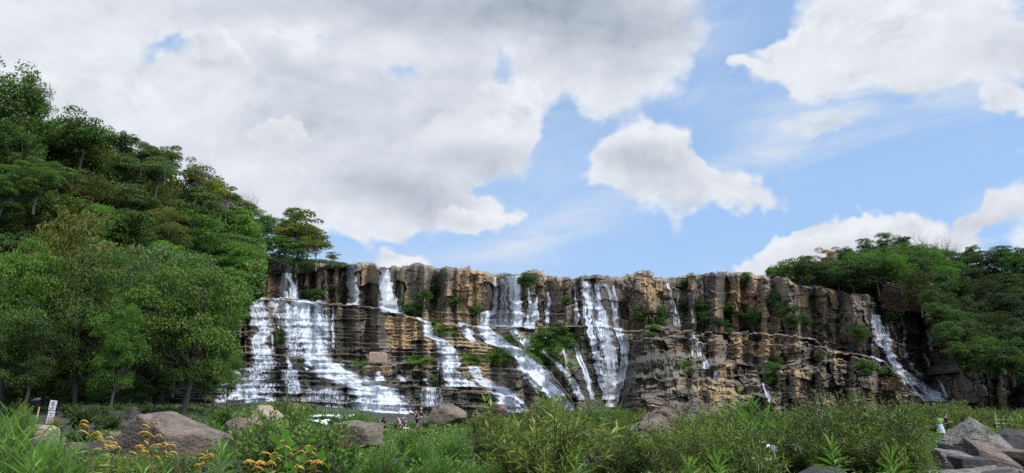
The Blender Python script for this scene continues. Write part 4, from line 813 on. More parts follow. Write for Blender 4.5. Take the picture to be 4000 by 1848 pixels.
boulder('pointed dark stone poking from the grass in front of the willow bushes', 2262, 1846, 14, .22, .26, .22, None, 21, RK_DARK, .15)
boulder('flat dark rock slab at the water edge under the big bush', 3215, 1872, 20, .7, .36, .7, None, 22, RK_DARK, .1)
boulder('dark stone in the hollow beside the lance leaved plant', 880, 1862, 14, .5, .28, .4, None, 24, RK_DARK, .1)
boulder('wedge shaped slab leaning at the foot of the rounded grey boulder', 3735, 1800, 30, .70, .40, .7, [(-.3, -.85, .45, .6), (.2, -.3, .9, .7), (1, 0, 0, .9), (-1, 0, 0, .9), (0, 1, 0, .9), (0, 0, -1, .9), (0, -1, 0, .9)], 25, RK_GREY, .08, layers=.03)
boulder('dark square faced block set into the rock shelf', 3800, 1815, 29.4, .80, .34, .6, [(0, -1, .1, .8), (1, 0, 0, .9), (-1, 0, 0, .9), (0, 1, 0, .9), (.05, -.1, 1, .8), (0, 0, -1, .9)], 26, RK_DARK, .06)
boulder('tilted tan slab against the flank of the rounded grey boulder', 3872, 1790, 30.5, .75, .46, .8, [(.35, -.6, .72, .55), (-.3, -.9, .2, .7), (1, 0, 0, .9), (-1, 0, 0, .9), (0, 1, 0, .9), (0, 0, -1, .9)], 27, RK_TAN, .07, layers=.03)
boulder('long low rock ridge running away behind the rounded grey boulder', 3945, 1735, 37, 1.3, .75, 1.5, None, 28, RK_DARK, .12)
boulder('broad low rock at the frame edge on the rock shelf', 3990, 1795, 31, 1.0, .42, 1.2, None, 29, RK_TAN, .1)
rr_ = random.Random(3)
for k in range(22):
    boulder('dark angular stone in the shaded rubble between the signs and the split boulder', 200+rr_.random()*250, 1672+(k/22)*105, 38-k/22*9, .28+rr_.random()*.38, .2+rr_.random()*.2, .3+rr_.random()*.3, None, 60+k, rr_.choice([RK_DARK, RK_DARK, RK_GREY, RK_TAN]), .14, 'rubble stones on the shaded bank', res=.5, name='rubble_stone')
for k in range(12):  # near-black stone colour paints the gloom under the trees
    boulder('shade dark rock in the gloom under the waterside trees', 250+k*24+rr_.random()*20, 1615+rr_.random()*40, 42+rr_.random()*4, .5+rr_.random()*.5, .35+rr_.random()*.3, .5, None, 90+k, RK_DARK, .14, 'rocks in the gloom under the trees', res=.5, name='shaded_rock')
# the rock shelf that forms the bank at the foot of the rounded boulder
sx, sy = np.meshgrid(np.linspace(12.0, 40, 150), np.linspace(15.5, 33.5, 110))
sz = ground_z(sx, sy)+.10+(fbm(sx/1.1, sy/.8, oct=5, seed=44)-.5)*.55+np.round(fbm(sx/3, sy/1.5, oct=2, seed=45)*7)/7*.5-.33-.9*sstep(3.0, 0, sx-12-.6*(fbm(sy, sy*0, oct=2, seed=4)-.5)*6+ (24-sy)*.18)
tag(obj('rock_ground', mesh_np('rock_ground', np.stack([sx, sy, sz], -1).reshape(-1, 3), [grid_faces(*sx.shape)], RK_GREY)), kind='structure')
# water of the stream between the bushes
foam_m, nt, p, out = material('foaming stream water'); oc = objco(nt); n_ = noise(nt, vmath(nt, 'MULTIPLY', oc, (1, .5, 1)), 3.0, 6, .65, .5)
setin(nt, p.inputs['Base Color'], mix(nt, n_.smooth(.36, .50), (0.10, 0.115, 0.12), (0.74, 0.78, 0.82))); setin(nt, p.inputs['Roughness'], n_.smooth(.42, .56, .06, .5)); bump(nt, p, n_, .6, .08)
wx_, wy_ = np.meshgrid(np.linspace(-1, 1, 40), np.linspace(-1, 1, 40))
def stream(px, py, Y, rx, ry):
    x, y, z = (float(v) for v in at(px, py, Y)); rr2 = 1-np.hypot(wx_, wy_)
    V = np.stack([x+wx_*rx, y+wy_*ry, z+(fbm(wx_*4+px, wy_*4, oct=3, seed=2)-.5)*.16+np.minimum(rr2, 0)*.6-wy_*0], -1)
    return tag(obj('stream_water', mesh_np('stream_water', V.reshape(-1, 3), [grid_faces(40, 40)], foam_m, smooth=True)), kind='structure')
stream(2975, 1794, 21, .22, .45); stream(3022, 1744, 25, .18, .5); stream(1238, 1642, 46, .9, 1.2); stream(1300, 1622, 62, 1.8, 3)
px_, py_ = np.meshgrid(np.linspace(-42, 34, 80), np.linspace(76, 108, 40))
tag(obj('pool_water', mesh_np('pool_water', np.stack([px_, py_, -.62+(fbm(px_/2, py_/2, oct=3, seed=3)-.5)*.15], -1).reshape(-1, 3), [grid_faces(*px_.shape)], foam_m, smooth=True)), kind='structure')

# ------------------------------------------------------------------ river bank plants
def blades(B_, Dn_, L_, Wd_, N_, rnd, droop=.15):
    """narrow leaves: base, direction, length, width, facing -> two-piece bent blades"""
    Dn_ = Dn_/(np.linalg.norm(Dn_, axis=1)[:, None]+1e-9); S_ = np.cross(Dn_, N_); S_ /= np.linalg.norm(S_, axis=1)[:, None]+1e-9
    L_ = np.asarray(L_)[:, None]; Wd_ = np.asarray(Wd_)[:, None]; dn = np.array([0, 0, -1.])*L_*droop
    m = B_+Dn_*L_*.42; V = np.stack([B_, m+S_*Wd_*.5, B_+Dn_*L_+dn, m-S_*Wd_*.5], 1).reshape(-1, 3); n = len(B_)
    i = np.arange(n)*4; return V, np.concatenate([np.stack([i, i+1, i+2], -1), np.stack([i, i+2, i+3], -1)]), np.repeat(rnd, 4)
WILLOW = leaf_mat('narrow willow like leaves', (0.050, 0.085, 0.016), (0.285, 0.330, 0.052), None, .35, .45)
HERB = leaf_mat('small herb leaves', (0.054, 0.102, 0.022), (0.215, 0.310, 0.052), (0.22, 0.11, 0.035), .35, .5)
GRASS = leaf_mat('tall green grass', (0.060, 0.125, 0.020), (0.225, 0.36, 0.065), (0.28, 0.23, 0.11), .4, .5)
TWIG = plain('brown twigs', (0.075, 0.052, 0.036), .8, .4, 9)
def shrub_proto(kind, seed):
    rs = np.random.default_rng(seed); b = MB(); Bs, Ds, Ls, Ws, Ns, Rn = [], [], [], [], [], []
    ns, spread, ll, lw, per, sub = {'willow': (34, .75, .105, .017, 17, 5), 'herb': (30, .85, .075, .030, 16, 6), 'reed': (46, .35, .42, .016, 5, 0), 'lance': (16, .6, .20, .026, 16, 2)}[kind]
    for _ in range(ns):
        a = rs.random()*6.283; tl = spread*rs.random()**.7; o = np.array([math.cos(a), math.sin(a), 0]); q = o*.16*rs.random()
        hgt = (.62+.42*rs.random())*(1-.35*(tl/spread)**2); p1 = q+o*tl*.35*hgt+np.array([0, 0, .5*hgt]); p2 = q+o*tl*.8*hgt+np.array([0, 0, hgt])
        b.tube([q-np.array([0, 0, .05]), p1, p2], [.010, .007, .003], 4)
        shoots = [(q+(p1-q)*.6, p2)]
        for _s in range(sub):
            f = .25+.7*rs.random(); s0 = (p1+(p2-p1)*(f-.5)*2) if f > .5 else (q+(p1-q)*f*2)
            e = s0+o*.10*rs.random()+rs.normal(size=3)*.11+np.array([0, 0, .17]); shoots.append((s0, e)); b.tube([s0, (s0+e)/2+.01, e], [.004, .003, .002], 3)
        for s0, e in shoots:
            t = np.linspace(.12, 1, per)+rs.normal(size=per)*.03; ax = (e-s0); nx = ax/(np.linalg.norm(ax)+1e-9)
            pos = s0+ax*t[:, None]; an = np.arange(per)*2.4+rs.random()*6; u = np.cross(nx, [.3, .2, .9]); u /= np.linalg.norm(u); v = np.cross(nx, u)
            out = np.cos(an)[:, None]*u+np.sin(an)[:, None]*v; d = out*.85+nx*(.35+.8*t[:, None]**3)+np.array([0, 0, .15])
            Bs.append(pos); Ds.append(d); Ls.append(ll*(.7+.5*rs.random(per))); Ws.append(lw*(.8+.4*rs.random(per))); Ns.append(nx*.4+np.array([0, 0, .8])+rs.normal(size=(per, 3))*.3)
            Rn.append(np.clip(.12+.55*t**2.5*(.5+rs.random())+rs.normal(size=per)*.10+(.25 if kind == 'herb' and rs.random() < .06 else 0), 0, 1))
    V, Ft, r = blades(*[np.concatenate(z) for z in (Bs, Ds, Ls, Ws, Ns, Rn)])
    return b.mesh('stems', TWIG), mesh_np('foliage', V, [Ft], {'willow': WILLOW, 'herb': HERB, 'reed': GRASS, 'lance': GRASS}[kind], {'rnd': r})
_sp = {}
def shrub(kind, px, py_top, Y, label, tint=(1, 1, 1), group=None, wide=1.0, name='shrub', cat='shrub', zb=None):
    x, y, z = (float(v) for v in at(px, py_top, Y)); g = float(ground_z(x, y)) if zb is None else zb; h = max(z-g, .3)
    rs = random.Random(int(px*3+Y*7)); v = rs.randrange(3)
    if (kind, v) not in _sp: _sp[(kind, v)] = shrub_proto(kind, 300+v*7+sum(map(ord, kind)))
    s, f = _sp[(kind, v)]; t = thing(name, label, cat, (x, y, g-.03), rs.random()*6.283, group, (h*wide, h*wide, h))
    obj('stem', s, t); o = obj('foliage', f, t); o.color = (*tint, 1); return t
PROFILE = P(-400,1640, 0,1640, 250,1690, 850,1660, 960,1610, 1060,1575, 1150,1560, 1280,1590, 1340,1605, 1480,1625, 1560,1650, 1680,1640, 1800,1625, 1900,1612, 2000,1610, 2080,1585, 2140,1562, 2230,1600, 2300,1585, 2400,1590, 2480,1600, 2600,1600, 2800,1592, 2880,1585, 2960,1615, 3040,1610, 3180,1565, 3260,1560, 3350,1570, 3460,1560, 3560,1565, 3700,1565, 3800,1570, 3860,1580, 3920,1610, 3960,1590, 4100,1600, 4500,1600)
WINDOWS = [(440, 850, 1770, 30), (150, 450, 1775, 33), (150, 240, 1660, 40), (1480, 1530, 1662, 62), (1530, 1680, 1668, 64), (1330, 1490, 1712, 32), (1690, 1810, 1632, 60), (960, 1080, 1640, 40), (900, 990, 1672, 36), (2450, 2540, 1710, 38), (2540, 2610, 1650, 38), (2610, 2690, 1590, 38), (3640, 3720, 1692, 53),
           (3665, 3900, 1805, 34), (3900, 4200, 1790, 36), (3620, 4200, 1830, 30), (2950, 3040, 1806, 24), (1200, 1290, 1650, 46), (3870, 3930, 1660, 50)]
def clear_top(px, hw, top, Y):
    top = max(top, float(np.interp(px, PROFILE[:, 0], PROFILE[:, 1]))+2)
    for a, b_, lo, yh in WINDOWS:
        if Y < yh+.5 and a-hw*.7 < px < b_+hw*.7: top = max(top, lo)
    return top
GS = 'bushes covering the river bank and bed'
LMK = [(-200, 'at the frame edge'), (120, 'near the two signs'), (560, 'near the split boulder'), (1150, 'near the stepped cascade'), (1560, 'near the wading people'), (2050, 'below the diagonal slide'), (2370, 'below the tallest fall'), (2700, 'near the jagged rock hump'), (3250, 'below the block ledge'), (3690, 'near the green shirted person'), (4050, 'beyond the rounded grey boulder')]
rg = random.Random(21); cnt = {}
ROWS = [(11.5, 'closest'), (14.5, 'second'), (18, 'third'), (22.5, 'fourth'), (28, 'middle'), (35, 'sixth'), (44, 'seventh'), (54, 'eighth'), (66, 'farthest')]
for Y, rn in ROWS:
    px = -150+rg.random()*120; step = 2700*1.25/Y
    while px < 4150:
        hgt = rg.uniform(1.15, 2.05); g = float(ground_z((px-2000)/F*Y, Y)); Yj = Y*rg.uniform(.93, 1.07)
        top = 1550-(g+hgt-EYE)*F/Yj; hw = hgt*.55*F/Yj
        meadow = (1250 < px < 2450 and Y > 15 and rg.random() < (.75 if px < 1900 else .45)) or (2850 < px < 3050 and Y > 30) or (px < 420 and Y > 16) or (1180 < px < 1960 and Y < 27) or (Y < 13 and rg.random() < .6) or (px > 3560 and Y < 24)
        t2 = clear_top(px, hw, top, Yj)
        if (3030 < px < 3660 and Y < 23 and rg.random() < .85) or (1950 < px < 2950 and Y < 16 and rg.random() < .7): meadow = True
        if not meadow and g+hgt-(t2-top)*Yj/F-g > .45:
            k = 'willow' if px > 1850 or rg.random() < .25 else 'herb'
            if px > 3450 and rg.random() < .3: k = 'herb'
            lm = min(LMK, key=lambda q: abs(q[0]-px))[1]; key = (rn, lm, k); cnt[key] = cnt.get(key, 0)+1
            tn = rg.uniform(.48, 1.12); tint = (tn, tn*(1.0 if k == 'willow' else 1.03), tn*.95)
            shrub(k, px, t2, Yj, f"{'narrow leaved' if k == 'willow' else 'small leaved'} bush in the {rn} row {lm}, {ORD[cnt[key]-1]} along it", tint, GS, rg.uniform(.85, 1.25))
        px += step*rg.uniform(.7, 1.15)
# bushes that stand out
for a in [('willow', 3180, 1572, 27, 'tall dark willow leaved bush, leftmost crest of the big thicket below the block ledge', (0.58, 0.61, 0.58), 1.0), ('willow', 3320, 1566, 28, 'highest domed bush of the big thicket below the block ledge', (0.54, 0.61, 0.54), 1.1),
          ('willow', 3440, 1585, 27, 'broad shadowy bush in the middle of the big thicket', (0.50, 0.58, 0.50), 1.1), ('willow', 3490, 1615, 29, 'sloping bush at the end of the big thicket nearest the green shirted person', (0.61, 0.68, 0.54), 1.0),
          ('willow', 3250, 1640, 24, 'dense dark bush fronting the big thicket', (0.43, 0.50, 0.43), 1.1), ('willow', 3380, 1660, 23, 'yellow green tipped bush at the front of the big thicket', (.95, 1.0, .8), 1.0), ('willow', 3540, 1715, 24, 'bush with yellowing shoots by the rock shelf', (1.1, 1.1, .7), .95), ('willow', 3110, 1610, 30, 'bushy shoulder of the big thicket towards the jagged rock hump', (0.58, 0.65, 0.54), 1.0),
          ('willow', 2330, 1650, 21, 'dusky bush between the grass meadow and the tallest fall foot', (.5, .58, .46), 1.1), ('willow', 2480, 1670, 18, 'dark bush before the low end of the jagged rock hump', (.5, .58, .46), 1.1), ('willow', 3130, 1640, 23, 'dark bush at the stream end of the big thicket', (.5, .6, .5), 1.1), ('willow', 3480, 1650, 22, 'dark bush at the front of the thicket towards the rock shelf', (.5, .58, .46), 1.1), ('herb', 1150, 1560, 21, 'feathery shrub with rusty young shoots, tallest against the cascade', (1.0, 1.0, .9), .8), ('herb', 1060, 1600, 22, 'rust tipped feathery shrub beside the slanting slab', (1.1, .95, .8), .85), ('herb', 1240, 1625, 20, 'dense green feathery shrub leaning over the grass', (.85, 1.0, .85), 1.0), ('herb', 1010, 1680, 19, 'bushy green herb thicket below the slanting slab', (.8, 1.0, .8), 1.1),
          ('willow', 2150, 1582, 36, 'light green pointed bush at the foot of the diagonal slide', (1.1, 1.15, .8), .9), ('willow', 2060, 1655, 22, 'dark willow bush in front of the diagonal slide', (.75, .85, .7), 1.1), ('willow', 2190, 1650, 20, 'big dusky willow bush below the tallest fall', (.7, .8, .7), 1.15), ('willow', 2600, 1680, 19, 'spiky dark willow bush screening the jagged rock hump', (.75, .85, .7), 1.1), ('willow', 2770, 1640, 20, 'upright dark willow bush in front of the jagged rock hump', (.7, .8, .65), .95), ('willow', 2900, 1680, 18, 'dusky willow bush at the stream side', (.75, .85, .7), 1.0),
          ('herb', 2760, 1588, 34, 'leafy green bush covering the back of the jagged rock hump', (.9, 1.0, .8), 1.0), ('willow', 2840, 1600, 33, 'willow bush crowding the low end of the jagged rock hump', (.9, 1.0, .8), 1.0), ('willow', 2700, 1610, 31, 'bush sprouting at the foot of the jagged rock hump', (.85, .95, .8), .8),
          ('herb', 150, 1575, 44, 'shaded leafy bush framing the boards from behind', (.4, .5, .4), 1.4), ('herb', 560, 1572, 45, 'shaded leafy bush behind the peak of the split boulder', (.42, .52, .4), 1.5), ('herb', 330, 1585, 38, 'dim bush on the rubble bank', (.4, .5, .38), 1.3), ('herb', 430, 1600, 36, 'dim bush at the shaded side of the split boulder', (.45, .55, .4), 1.2), ('herb', 60, 1570, 41, 'shaded leafy bush by the pale stake', (.5, .6, .5), 1.3), ('herb', 275, 1572, 42, 'shaded leafy bush past the two signs', (.45, .55, .45), 1.4), ('herb', 385, 1575, 42, 'shaded leafy bush over the rubble stones', (.45, .55, .45), 1.4), ('herb', 480, 1570, 43, 'shaded leafy bush touching the split boulder', (.5, .6, .45), 1.3), ('herb', 860, 1585, 42, 'green bush between the split boulder and the stepped cascade', (.7, .85, .6), 1.2), ('herb', 330, 1650, 32, 'low bush among the rubble stones', (.6, .75, .55), 1.2), ('herb', 230, 1720, 26, 'low weedy bush below the sandy block', (.8, .95, .7), 1.2),  # shaded and dim bushes: dark tints paint the shade below the trees
          ('herb', 3960, 1615, 48, 'round green bush behind the rounded grey boulder at the frame edge', (.8, 1.0, .7), 1.1), ('willow', 3600, 1575, 60, 'feathery pale bush in front of the long cascade foot', (.9, 1.05, .9), 1.3), ('willow', 3720, 1575, 62, 'feathery pale bush behind the two people', (.9, 1.05, .95), 1.3), ('willow', 3830, 1590, 58, 'feathery bush behind the rounded grey boulder', (.8, .95, .8), 1.2)]:
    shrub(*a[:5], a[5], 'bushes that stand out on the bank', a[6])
GR = 'reed clumps in the river bed'
for k, (px, top, Y, w, lb) in enumerate([(1400, 1592, 38, .8, 'tall thin reed clump before the white cascade foot'), (2135, 1545, 50, .8, 'dark reed clump against the foot of the diagonal slide'), (2310, 1575, 48, 1, 'bright reed clump at the foot of the tallest fall'), (2400, 1590, 44, 1, 'pale reed clump beside the tallest fall foot'), (2890, 1565, 34, 1, 'tall reed clump on the shoulder of the jagged rock hump'), (2960, 1590, 32, 1.1, 'leaning reed clump between the jagged hump and the thicket'),
      (40, 1640, 17, .9, 'tall grass clump at the frame edge below the signs'), (150, 1690, 14, .9, 'bright grass clump in front of the sandy block'), (230, 1740, 12, .9, 'low grass clump beside the rubble stones'), (90, 1600, 30, .9, 'tall grass clump with the pale stake behind it'), (20, 1620, 26, 1, 'tall drooping grass clump below the frame edge tree'), (290, 1760, 13, .9, 'near grass clump below the rubble stones'), (840, 1640, 34, .9, 'small reed tuft behind the split boulder'), (1640, 1700, 26, 1, 'grass clump in front of the wading people'), (1770, 1690, 28, 1, 'grass clump before the brown rock hump'), (1500, 1730, 20, 1, 'grass clump in the open meadow'), (1700, 1760, 17, 1, 'near grass clump in the open meadow'), (2440, 1650, 30, 1, 'light grass clump below the jagged hump')]):
    shrub('reed', px, top, Y, lb, (.9, 1.05, .9), GR, w, 'reed_clump', 'grass')
shrub('reed', 90, 1590, 37, 'dry tan grass plume standing around the pale stake', (2.3, 1.25, 1.1), GR, .8, 'reed_clump', 'grass')
shrub('reed', 215, 1625, 36, 'dry tan grass tuft at the foot of the signs', (2.0, 1.15, 1.0), GR, .9, 'reed_clump', 'grass')
# grass and low herbs nobody could count
def scatter(n, seed, y0, y1, mask):
    rs = np.random.default_rng(seed); y = np.exp(rs.random(n)*(math.log(y1)-math.log(y0))+math.log(y0)); px = rs.random(n)*5000-500; x = (px-2000)/F*y*1.02
    k = rs.random(n) < mask(px, y, x); return x[k], y[k], px[k], rs
def low_top(px, y):
    lo = np.interp(px, PROFILE[:, 0], PROFILE[:, 1])
    for a, b_, q, yh in WINDOWS: lo = np.where((y < yh+.5) & (px > a-15) & (px < b_+15), np.maximum(lo, q), lo)
    return EYE-(lo-1550)/F*y
x, y, px, rs = scatter(150000, 3, 5.2, 78, lambda px, y, x: np.clip((fbm(x/2.2, y/3.0, oct=3, seed=31)-.40)*5, 0, 1)*np.where((px > 1250) & (px < 2450), 1.0, .35)*np.where((px < 420) & (y > 30), .3, 1)*np.where((px > 3560) & (y > 15) & (y < 36), .06, 1)*np.where((px > 3040) & (px < 3640), .25, 1)+np.where((px < 300) & (y < 26), .5, 0))
g = ground_z(x, y); h = (.35+.75*rs.random(len(x)))*np.where(y < 9, .75, 1); h = np.minimum(h, low_top(px, y)-g); k = h > .12; x, y, px, g, h = (q[k] for q in (x, y, px, g, h)); n = len(x)
dirs = np.stack([rs.normal(size=n)*.38, rs.normal(size=n)*.38, np.ones(n)], -1)
V, Ft, r = blades(np.stack([x, y, g-.03], -1), dirs, h, .010+.0011*y, rs.normal(size=(n, 3))*np.array([1, 1, .1]), np.clip(rs.normal(.45, .25, n)+(fbm(x/4, y/4, oct=2, seed=8)-.5)*.8, 0, 1), .22)
tag(obj('grass', mesh_np('grass', V, [Ft], GRASS, {'rnd': r})), kind='stuff')
rs = np.random.default_rng(77); n = 26000; px = 1150+rs.random(n)*900; y = 7+17*rs.random(n)**1.1; x = (px-2000)/F*y*1.02; g = ground_z(x, y); h = (.45+.65*rs.random(n))*(.7+.6*fbm(x/1.5, y/2, oct=2, seed=12)); h = np.minimum(h, low_top(px, y)-g); k = h > .15; x, y, px, g, h = (q[k] for q in (x, y, px, g, h)); n = len(x)
V, Ft, r = blades(np.stack([x, y, g-.03], -1), np.stack([rs.normal(size=n)*.45, rs.normal(size=n)*.4, np.ones(n)], -1), h, .013+.0012*y, rs.normal(size=(n, 3))*np.array([1, 1, .1]), np.clip(rs.normal(.5, .25, n)+(fbm(x/3, y/3, oct=2, seed=8)-.5)*.8, 0, 1), .3)
tag(obj('meadow_grass', mesh_np('meadow_grass', V, [Ft], GRASS, {'rnd': r})), kind='stuff')
x, y, px, rs = scatter(150000, 5, 5.0, 78, lambda px, y, x: np.clip((fbm(x/1.8+9, y/2.4, oct=3, seed=37)-.36)*5, 0, 1)*np.where((px > 3560) & (y > 15) & (y < 36), .04, 1)*np.where((px > 150) & (px < 450) & (y > 27), .12, 1))
g = ground_z(x, y); h = .75*rs.random(len(x))**1.3; h = np.minimum(h, np.maximum(low_top(px, y)-g, .03)); n = len(x)
V, Fq, r = leaves(np.stack([x, y, g+h], -1), rs.normal(size=(n, 3))*.55+np.array([0, -.25, .7]), (.045+.0058*y)[:, None]*np.ones((n, 1)), rs, .42, np.clip(-.05+h*.75+rs.normal(size=n)*.15, 0, 1))  # leaves coloured darker near the ground, painting shade into the gaps
tag(obj('ground_cover', mesh_np('ground_cover', V, [Fq], HERB, {'rnd': r})), kind='stuff')

# growth on the cliff: single shrubs, and grass on the wet ledges
GC = 'shrubs rooted in the cliff face'
CS = [(1771,1190,32,'in the recess beside the plume fall'), (1664,1158,26,'hanging high on the wall past the plume fall'), (1645,1215,42,'at the ledge under the plume fall side'), (1600,1225,34,'low on the ledge right by the plume fall foot'), (1860,1221,30,'at the foot of the ochre columns'), (1708,1130,22,'in a dark hollow under the rim'), (2061,1101,34,'trailing from the rim beside the double curtain'), (2187,1297,32,'upright on the grassy mound top'), (2130,1328,44,'spreading on the grassy mound'), (2206,1345,46,'rounded on the grassy mound shoulder'), (2212,1177,22,'between the ribbon and the tallest fall'), (2445,1177,16,'on the dark wall past the tallest fall'),
      (2502,1240,34,'with pale twigs past the tallest fall'), (2577,1227,28,'under the ochre buttress'), (2577,1262,22,'on the grassy ledge under the ochre buttress'), (2672,1202,26,'along the black streaked wall'), (2672,1112,22,'at the rim above the black streaks'), (2741,1215,44,'largest below the ochre columns'), (2754,1252,40,'on the ledge under the largest one'), (2810,1265,26,'round on the ledge'), (2854,1212,26,'below the middle columns'), (2890,1240,24,'among the blocks under the middle columns'), (2917,1095,28,'growing on the rim face'), (2940,1246,34,'long and flat above the block ledge'), (3044,1175,42,'tall one climbing the gully'), (3069,1220,42,'thick one filling the gully'), (3086,1262,30,'at the foot of the gully'), (3138,1259,26,'past the gully'), (2539,1318,18,'dry and yellowish on the low ledge'), (2678,1435,20,'on the sloping slabs'), (3006,1450,36,'upper one in the corner of the ochre blocks'), (3006,1494,26,'lower one in the corner of the ochre blocks'), (3355,1305,36,'on the dark wall before the long cascade'), (3376,1441,36,'matted on the lower block tier'), (3456,1455,24,'near the long cascade middle'), (3473,1238,18,'on a knob beside the long cascade top'), (3517,1226,20,'between boulders under the far hill'), (1241,1158,30,'dark between the split fall and the notch fall'), (1298,1148,30,'twiggy beside the notch fall'), (1200,1160,24,'small at the terrace lip'), (1690,1270,22,'at the top of the staircase cascade'), (3290,1240,20,'high on the plain brown wall'), (2850,1300,18,'small on the block ledge'), (1450,1195,16,'tiny between the two rim falls')]
for (px, py, rp, lb) in CS:
    p_ = on_cliff(px, py); rs = random.Random(px); kd = rs.choice(['dense', 'dome', 'fresh']); v = 0
    if (kd, v) not in _proto: _proto[(kd, v)] = tree_proto(kd, 100+v*17+len(kd)*3+sum(map(ord, kd)))
    tm, cm, hc = _proto[(kd, v)]; r = rp*1.42*p_[1]/F; f = rs.uniform(.5, .95)
    t = thing('cliff_shrub', 'green cliff shrub '+lb, 'shrub', (p_[0], p_[1]-r*.25, p_[2]-hc*r*.8), rs.random()*6, GC, (r*.9, r*.9, r*.85))
    obj('stem', tm, t); o = obj('foliage', cm, t); o.color = (.75*f, .9*f, .7*f, 1)
mo = np.argwhere((moss > .45)); rs = np.random.default_rng(8); mo = mo[rs.integers(0, len(mo), 15000)]
B_ = np.stack([Xc[mo[:, 0], mo[:, 1]], Yc[mo[:, 0], mo[:, 1]], Zc[mo[:, 0], mo[:, 1]]], -1)+rs.normal(size=(len(mo), 3))*.12; n = len(mo)
V, Ft, r = blades(B_, np.stack([rs.normal(size=n)*.5, -.5+rs.normal(size=n)*.4, .9+0*B_[:, 0]], -1), .4+.5*rs.random(n), np.full(n, .13), rs.normal(size=(n, 3)), rs.random(n), .5)
o = tag(obj('cliff_grass', mesh_np('cliff_grass', V, [Ft], GRASS, {'rnd': r})), kind='stuff')
mo = np.argwhere((np.arange(NX)[None] > 0) & (np.abs(PYg-ytop[None]) < 3) & (PXg > 1150) & (PXg < 3420)); mo = mo[rs.integers(0, len(mo), 900)]; mo = mo[fbm(mo[:, 1]/22., mo[:, 1]*0, oct=2, seed=3) > .56]
B_ = np.stack([Xc[mo[:, 0], mo[:, 1]], Yc[mo[:, 0], mo[:, 1]]+.3, Zc[mo[:, 0], mo[:, 1]]-.1], -1); n = len(mo)
V, Ft, r = blades(B_, np.stack([rs.normal(size=n)*.5, rs.normal(size=n)*.4, .9+0*B_[:, 0]], -1), .4+.7*rs.random(n), np.full(n, .10), rs.normal(size=(n, 3)), rs.random(n), .3)
o = tag(obj('rim_grass', mesh_np('rim_grass', V, [Ft], GRASS, {'rnd': r})), kind='stuff')

